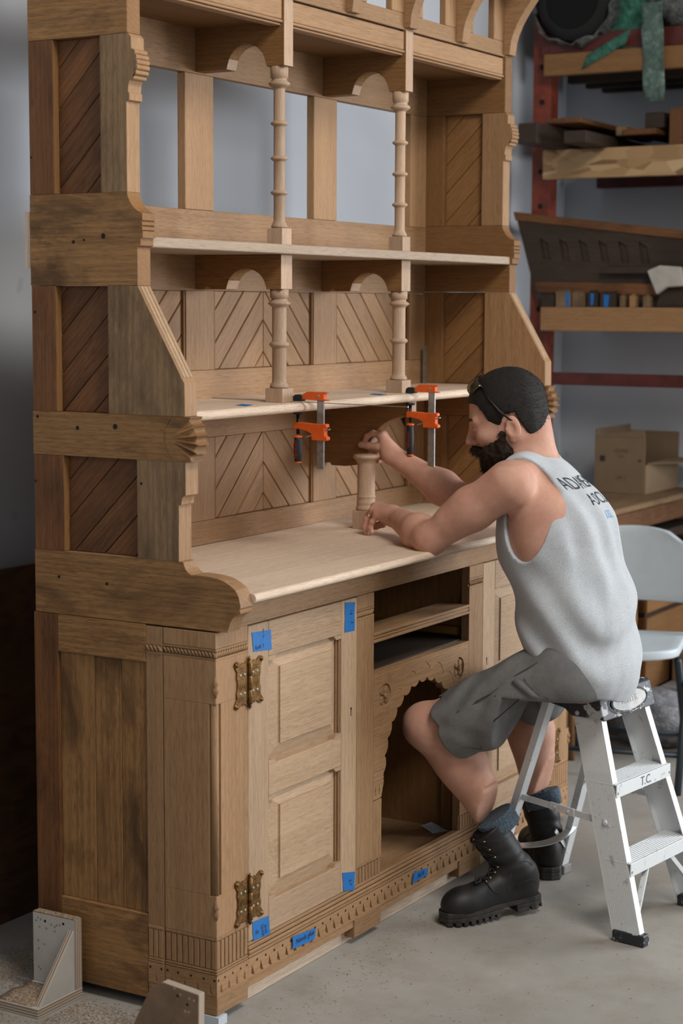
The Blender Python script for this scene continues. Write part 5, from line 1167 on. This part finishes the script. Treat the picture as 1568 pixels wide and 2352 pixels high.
# sunglasses pushed up on the head
gl = MB(); frame_m = plain('dark_frame', (.015, .014, .013), .3, .2); gold = plain('dark_gold_lens', (.075, .060, .032), .15, .6)
def hsurf(p, off):
    q = onto(hair_f, hw(p)); n = q - hw((-.008, 0, .036)); return q + n / np.linalg.norm(n) * off
for s in (1, -1):
    gl.tube([hsurf((.036, s * .072, .100), .004), hsurf((.022, s * .085, .060), .004), hsurf((.002, s * .088, .020), .004), hw((-.016, s * .0865, -.004)), hw((-.030, s * .082, -.022))], [.0024, .0026, .0040, .0030, .002], 8, True, .6)
    gl.tube([hsurf((.036, s * .072, .100), .004), hsurf((.052, s * .040, .122), .010), hsurf((.056, s * .012, .128), .010), hsurf((.056, 0, .128), .010)], .0022, 8)
ob = gl.build('sunglasses', frame_m, man)
ln = MB()
for s in (1, -1):
    g = [[hsurf((.036 + .035 * b + .014 * (a * 1.0 - a * a), s * (.070 - .058 * a), .104 + .020 * a - .018 * b), .009 + .005 * b) for b in (0, .33, .66, 1)] for a in (0, .25, .5, .75, 1)]
    ln.sheet(g if s == 1 else g[::-1], .0016)
ln.build('lens', gold, ob)
# tank top
armc = V3((0.9409,-0.3137,1.1066))
def tank_base(P):
    d = torso_t(P) - .0125
    for s in (1, -1):
        d = smin(d, rc(P, nb + V3(0, .0, .004), nb + LT * s * .118 + V3(0, -.006, -.014), .056, .055), .03)
    f = (P - pelv) @ FT; z = P[:, 2]; env = np.clip((1.02 - z) / .25, 0, 1)
    w = np.sin((z * 46 - f * 30) + 2.2 * np.sin(f * 14 + (P @ LT) * 11)) * .0075 * env * np.clip((z - .64) / .1, .25, 1)
    lat = P @ LT
    v = np.sin(lat * 75 + f * 22 + 1.5 * np.sin(z * 9)) * .0045 * np.clip((z - .82) / .2, 0, 1) * np.clip((-f + .06) / .1, 0, 1)
    return d + w + v + .0016 * wob(P, 60, 8)
def torso_t(P):
    d = rc(P, pelv + V3(.0, -.012, -.005), (1.085, -.388, .84), .132, .124, LT, 1.28)
    d = smin(d, rc(P, (1.085, -.388, .84), (1.095, -.325, 1.02), .124, .128, LT, 1.26), .06)
    return smin(d, rc(P, (1.095, -.325, 1.02), (1.10, -.272, 1.125), .128, .098, LT, 1.30), .06)

ARot = np.stack([LT, FT, V3(0, 0, 1)], 1)
def tank_f(P):
    d = tank_base(P); f = (P - pelv) @ FT
    hem = (.650 + .28 * f + .006 * np.sin(P @ LT * 40)) - P[:, 2]; d = smax(d, hem, .004)
    for s in (1, -1):
        c = armc if s == 1 else armc - LT * 2 * ((armc - nb) @ LT); c = c + LT * s * .03
        d = smax(d, -smin(ell(P, c + V3(0, 0, .008), (.125, .070, .142), ARot), .128 + np.clip((1.15 - P[:, 2]) * 1.6, 0, 9) - (P - nb) @ (LT * s), .04), .004)
    d = smax(d, -(rc(P, nb + V3(0, .02, -.035), NK1 + (NK1 - NK0) * .3 + V3(0, .02, 0), .074, .074)), .004)
    return d
def heather():
    m, nt, b = mat_new('heather_grey_jersey'); f = noise(nt, coords(nt, (1, 1, .5), rnd=False), 520, 3, .7); g = noise(nt, coords(nt, rnd=False), 30, 4, .6)
    c = mixc(nt, ramp(nt, f, [(.36, 0), (.64, 1)]), (.36, .382, .405), (.51, .535, .56)); c = mixc(nt, ramp(nt, g, [(.4, 0), (.8, .25)]), c, (.30, .32, .34))
    nt.links.new(c, b.inputs['Base Color']); b.inputs['Roughness'].default_value = .9; b.inputs['Specular IOR Level'].default_value = .15; b.inputs['Sheen Weight'].default_value = .2; bump(nt, b, f, .25, .001); return m
M_TK = heather()
tk, tv, tf = sdf_obj('tank_top', [(tank_f, (.84, -.60, .58), (1.36, -.10, 1.29), .0040)], M_TK, man)
def trim(name, fcut, pts, r, mat, f, par): 
    q = [onto(f, p) for p in pts]; MB().tube(q, r, 8).build(name, mat, par)
# printed lettering on the back, laid onto the cloth
bvh = BVHTree.FromPolygons([tuple(v) for v in tv], [tuple(int(i) for i in q) for q in tf])
def print_on(body, size, c, col, rz=0.0):
    t = text_mb(body, size, Matrix.Diagonal((.8, 1, 1, 1)), 0.0); Cc = Vector(c); ax = Vector(LT) * -1; up = Vector((0, .25, 1)).normalized(); dr = Vector(FT)
    bm = bmesh.new(); vm = [bm.verts.new(v) for v in t.v]
    for q in t.f:
        try: bm.faces.new([vm[i] for i in q])
        except ValueError: pass
    bmesh.ops.remove_doubles(bm, verts=bm.verts[:], dist=1e-6); bmesh.ops.triangulate(bm, faces=bm.faces[:])
    lost = []
    for v in bm.verts:
        o = Cc + ax * v.co.x + up * v.co.y - dr * .3; h = bvh.ray_cast(o, dr, 1.0)
        if h[0] is None or h[1].dot(dr) > -.15: lost.append(v)
        else: v.co = h[0] - dr * .0012
    bmesh.ops.delete(bm, geom=lost, context='VERTS')
    me = bpy.data.meshes.new('print'); mi = MW[man.name].inverted(); bm.transform(mi); bm.to_mesh(me); bm.free(); me.materials.append(plain('print_%s' % body[:2], col, .8)); o = link(bpy.data.objects.new('printed_lettering', me)); o.parent = tk
print_on('ADAMEAN', .042, (1.108, -.5, 1.165), (.035, .045, .055)); print_on('ASOCIAT', .040, (1.122, -.5, 1.125), (.035, .045, .055)); print_on('KIS EL', .028, (1.105, -.5, 1.085), (.16, .36, .62))
# shorts
def shorts_f(P):
    d = rc(P, pelv + V3(0, -.012, .045), pelv + V3(0, -.015, -.01), .122, .130, LT, 1.24)
    fold = .0035 * np.sin((P @ V3(.5, .75, .45)) * 95 + 3 * wob(P, 18, 3)) + .003 * wob(P, 55, 6)
    for hp, kn, s in ((hipL, kneeL, 1), (hipR, kneeR, -1)):
        t = (kn - hp) / np.linalg.norm(kn - hp); e = rc(P, hp + V3(0, 0, .0), kn + t * .05 + V3(0, 0, -.018), .104, .072); e = smin(e, rc(P, hp + t * .12 + V3(0, 0, -.01), kn + t * .02 + V3(0, 0, -.050), .098, .074), .03)
        n = t + V3(0, 0, -.12) + V3(.1, 0, 0) * s; n /= np.linalg.norm(n); e = smax(e, (P - (kn - t * .055 + V3(0, 0, .02))) @ n, .004)
        inner = rc(P, hp + V3(0, 0, -.012), kn + t * .06 + V3(0, 0, -.022), .094, .066); e = smax(e, -smax(inner, -((P - (kn - t * .125)) @ n), .004), .004)
        d = smin(d, e, .035)
    d = d + fold * np.clip((P[:, 1] + .40) / .12, .15, 1)
    d = smax(d, seat_f(P), .012)
    return d
def canvas(name, a, b_):
    m, nt, b = mat_new(name); f = noise(nt, coords(nt, rnd=False), 300, 2, .7); g = noise(nt, coords(nt, rnd=False), 22, 4, .65)
    c = mixc(nt, ramp(nt, g, [(.35, 0), (.7, 1)]), a, b_); c = mixc(nt, ramp(nt, f, [(.45, 0), (.7, .25)]), c, tuple(x * 1.5 for x in a)); nt.links.new(c, b.inputs['Base Color']); b.inputs['Roughness'].default_value = .88; b.inputs['Specular IOR Level'].default_value = .15; bump(nt, b, f, .3, .001); return m
M_SH = canvas('grey_canvas', (.165, .162, .158), (.125, .123, .122))
so, sv, sf = sdf_obj('shorts', [(shorts_f, (.80, -.60, .40), (1.50, .06, .86), .0042)], M_SH, man)
M_SEAM = canvas('grey_seam', (.075, .073, .072), (.06, .06, .06))
sm = MB()
for pts in ([(0.8764,-0.3683,0.7273), (0.8641,-0.3167,0.6903), (0.8609,-0.2456,0.6323), (0.8746,-0.1646,0.5690), (0.8908,-0.0869,0.5101)], [(0.8536,-0.3399,0.6835), (0.8669,-0.3705,0.6455), (0.8858,-0.4040,0.6380), (0.9277,-0.4330,0.6471)], [(0.8484,-0.2641,0.6311), (0.8567,-0.3033,0.6060), (0.8609,-0.3319,0.5973), (0.8614,-0.2835,0.5541)], [(0.9002,-0.0556,0.5451), (0.8792,-0.1057,0.5147), (0.8844,-0.1607,0.4836), (0.9091,-0.2053,0.4692)]):
    for off in (0, .004): sm.tube([onto(shorts_f, V3(p) + V3(0, 0, off)) for p in pts], .0011, 5)
sm.build('seam', M_SEAM, so)
fp = MB(); fp.sheet([[onto(shorts_f, V3(a) * (1 - t) + V3(b_) * t) + V3(-.0035, -.001, .0) for t in (0, .25, .5, .75, 1)] for a, b_ in (((0.8580,-0.3101,0.6739), (0.8638,-0.3686,0.6313)), ((0.8574,-0.3260,0.6858), (0.8748,-0.3850,0.6401)))], .002)
fp.build('pocket_flap', M_SH, so)
# socks and boots
def knit():
    m, nt, b = mat_new('blue_grey_sock'); f = noise(nt, coords(nt, rnd=False), 260, 3, .75); nt.links.new(ramp(nt, f, [(.36, (.022, .032, .045)), (.62, (.11, .155, .20))]), b.inputs['Base Color']); b.inputs['Roughness'].default_value = .95; bump(nt, b, f, .5, .002); return m
M_SO = knit(); M_BT = plain('black_boot_leather', (.0085, .0080, .0082), .52, vs=16, col2=(.019, .0155, .013), thr=(.45, .75), bs=.25, spec=.4); M_SL = plain('boot_sole_rubber', (.020, .018, .016), .75, vs=40, col2=(.045, .038, .032), bs=.3); M_EY = plain('brass_eyelet', (.45, .33, .14), .3, .9); M_LC = plain('black_lace', (.011, .010, .010), .8, vs=200)
def boot(side, toe, fwd, heel_up, kn, an):
    fwd = V3(fwd[0], fwd[1], 0); fwd /= np.linalg.norm(fwd); Ln = .305; a = math.atan2(heel_up, Ln); bx_ = fwd * math.cos(a) - V3(0, 0, 1) * math.sin(a); bz = fwd * math.sin(a) + V3(0, 0, 1) * math.cos(a); by = np.cross(bz, bx_)
    Mx = np.stack([bx_, by, bz], 1); org = V3(toe[0], toe[1], .0015) - bx_ * Ln
    def W(p): return org + Mx @ V3(p)
    sd = (kn - an) / np.linalg.norm(kn - an); tl = V3(sd @ Mx); top = V3(.082, 0, .125) + tl / tl[2] * .095
    def f(P):
        Q = (P - org) @ Mx
        d = ell(Q, (.050, 0, .075), (.048, .037, .060)); d = smin(d, rc(Q, (.070, 0, .092), (.170, 0, .062), .038, .037), .02)
        d = smin(d, ell(Q, (.232, .003, .046), (.066, .047, .046)), .03); d = smin(d, rc(Q, (.05, 0, .045), (.2, 0, .04), .033, .036), .02); d = smin(d, rc(Q, (.072, 0, .11), top, .045, .054), .025)
        d = d + .0014 * np.sin(Q[:, 2] * 150 + Q[:, 0] * 60) * np.clip((Q[:, 2] - .10) / .03, 0, 1) * np.clip((.19 - Q[:, 2]) / .03, 0, 1)
        d = smax(d, .030 - Q[:, 2] + .045 * np.clip(.11 - Q[:, 0], 0, .02) * -1 , .003)
        tz = top[2]; return smax(d, (Q - top) @ V3(tl) * 1.0 - .004, .004)
    bo, v, q = sdf_obj('boot', [(f, np.minimum(W((-.03, -.08, -.02)), np.minimum(W((.34, .08, .3)), W((-.03, .08, .3)))) - .06, np.maximum(W((.34, .08, -.02)), np.maximum(W((-.03, -.08, .3)), W((.34, -.08, .3)))) + .06, .0034)], M_BT, man)
    def outl(g, x0=None, x1=None):
        pts = [(-.002, .0), (.004, .028), (.03, .039), (.075, .037), (.12, .036), (.17, .044), (.22, .052), (.265, .048), (.298, .030), (.309, .0), (.298, -.028), (.265, -.044), (.22, -.047), (.17, -.042), (.12, -.034), (.075, -.036), (.03, -.038), (.004, -.027)]
        c = (.15, 0); return [(c[0] + (x - c[0]) * (1 + g) * .97, y * (1 + g * 3) * .92) for x, y in pts]
    MT = Matrix(np.concatenate([np.concatenate([Mx, org[:, None]], 1), [[0, 0, 0, 1]]]).tolist())
    so_ = MB().prism(outl(.0), 'z', .020, .0345, MT); so_.build('midsole', M_SL, bo, bevel=.002)
    lg = MB()
    po = clip(outl(.0), -1, 0, -.128); lg.prism(po, 'z', .008, .0198, MT)
    for k in range(8):
        x = .140 + k * .0205
        if x + .013 < .306:
            for s in (1, -1):
                pp = clip(clip(clip(outl(.012), -1, 0, -x), 1, 0, x + .0135), 0, -s, -.012)
                if len(pp) > 2: lg.prism(pp, 'z', -.001, .0085, MT)
    ph = clip(outl(.0), 1, 0, .088); lg.prism(ph, 'z', .0085, .0198, MT)
    for x0, x1 in ((-.02, .014), (.020, .046), (.052, .088)):
        pp = clip(clip(outl(.01), -1, 0, -x0), 1, 0, x1)
        if len(pp) > 2: lg.prism(pp, 'z', -.001, .009, MT)
    lg.build('lugged_sole', M_SL, bo, bevel=.0015)
    lc = MB(); eye = MB(); fr = []
    for k in range(7):
        t = k / 6.0
        x = .178 - .060 * t if k < 4 else .138 + (top[0] + .047 - .138) * (t - .5) / .5; z = .112 + .03 * t if k < 4 else .135 + (top[2] - .02 - .135) * (t - .5) / .5
        fr.append((x, z))
    L_ = []
    for k, (x, z) in enumerate(fr):
        for s in (1, -1):
            p = onto(f, W((x - .004, s * .024, z))); n = p - W((x - .03, 0, z - .03)); n /= np.linalg.norm(n)
            eye.lathe([(.0042, -.001), (.0042, .0008), (.0022, .0016)], (0, 0), 8, Matrix.Translation(p + n * .0005) @ Vector(n).to_track_quat('Z', 'Y').to_matrix().to_4x4()); L_.append((k, s, p + n * .002))
    for k in range(6):
        for s in (1, -1):
            a_ = [p for kk, ss, p in L_ if kk == k and ss == s][0]; b_ = [p for kk, ss, p in L_ if kk == k + 1 and ss == -s][0]; m = (a_ + b_) / 2; m = onto(f, m + bx_ * .01); n = m - W((.07, 0, .1)); n /= np.linalg.norm(n); lc.tube([a_, m + n * .004, b_], .0021, 6)
    a_ = (L_[0][2] + L_[1][2]) / 2 + bz * .008 + bx_ * .004
    lc.tube([a_, a_ + bx_ * .022 + by * .012 + bz * .006, a_ + bx_ * .03 + by * .02 - bz * .008, a_ + bx_ * .014 + by * .018 - bz * .004, a_], .0035, 7)
    lc.tube([a_ + by * .01, a_ + by * .045 - bx_ * .01 - bz * .03, a_ + by * .05 - bx_ * .03 - bz * .038], .0018, 6)
    lc.build('lace', M_LC, bo); eye.build('eyelet', M_EY, bo)
    pb = top - V3(.050, 0, -.002); MB().tube([W(pb + V3(.004, -.008, -.02)), W(pb + V3(-.012, -.009, .018)), W(pb + V3(-.016, 0, .030)), W(pb + V3(-.012, .009, .018)), W(pb + V3(.004, .008, -.02))], .0028, 7).build('pull_loop', M_BT, bo)
    st = MB()
    for z_, x0, x1 in ((.070, .02, .10), (.125, .03, .10)):
        for s in (1, -1): st.tube([onto(f, W((x0 + (x1 - x0) * i / 6, s * .045, z_ + .018 * math.sin(i / 6 * PI)))) for i in range(7)], .0012, 5)
    for s in (1, -1): st.tube([onto(f, W((.108 + .012 * math.sin(i), s * .045, .045 + i * .022))) for i in range(4)], .0012, 5)
    st.tube([onto(f, W(top + V3(tl) * -.018 + V3(.055 * math.cos(i * PI / 8), .055 * math.sin(i * PI / 8), 0))) for i in range(17)], .0012, 5)
    st.build('stitching', plain('dull_thread', (.028, .024, .021), .8), bo)
    tw_ = W(top); sk0 = tw_ - sd * .03; sk1 = tw_ + sd * .016
    cal = lambda P: np.maximum(np.maximum(rc(P, an - sd * .05, kn, .044, .066) - .0035 + .0012 * wob(P, 160, 9), (P - sk1) @ sd), -((P - sk0) @ sd))
    sdf_obj('sock', [(cal, sk0 - .09, sk1 + .09, .0035)], M_SO, man)
boot(1, (.86, -.115), (-.83, .56), .018, kneeL, ankL)
boot(-1, (1.598, -.030), (.80, .60), .0, kneeR, ankR)
rg = (LR_[0] * .45 + LR_[1] * .55); rd_ = LR_[1] - LR_[0]; rd_ = rd_ / np.linalg.norm(rd_); u = np.cross(rd_, V3(0, 0, 1)); u /= np.linalg.norm(u); w_ = np.cross(rd_, u)
MB().tube([rg + (u * math.cos(t) + w_ * math.sin(t)) * .0104 for t in [i * 2 * PI / 16 for i in range(17)]], .0013, 6).build('ring', plain('gold_ring', (.7, .5, .2), .25, 1), man)
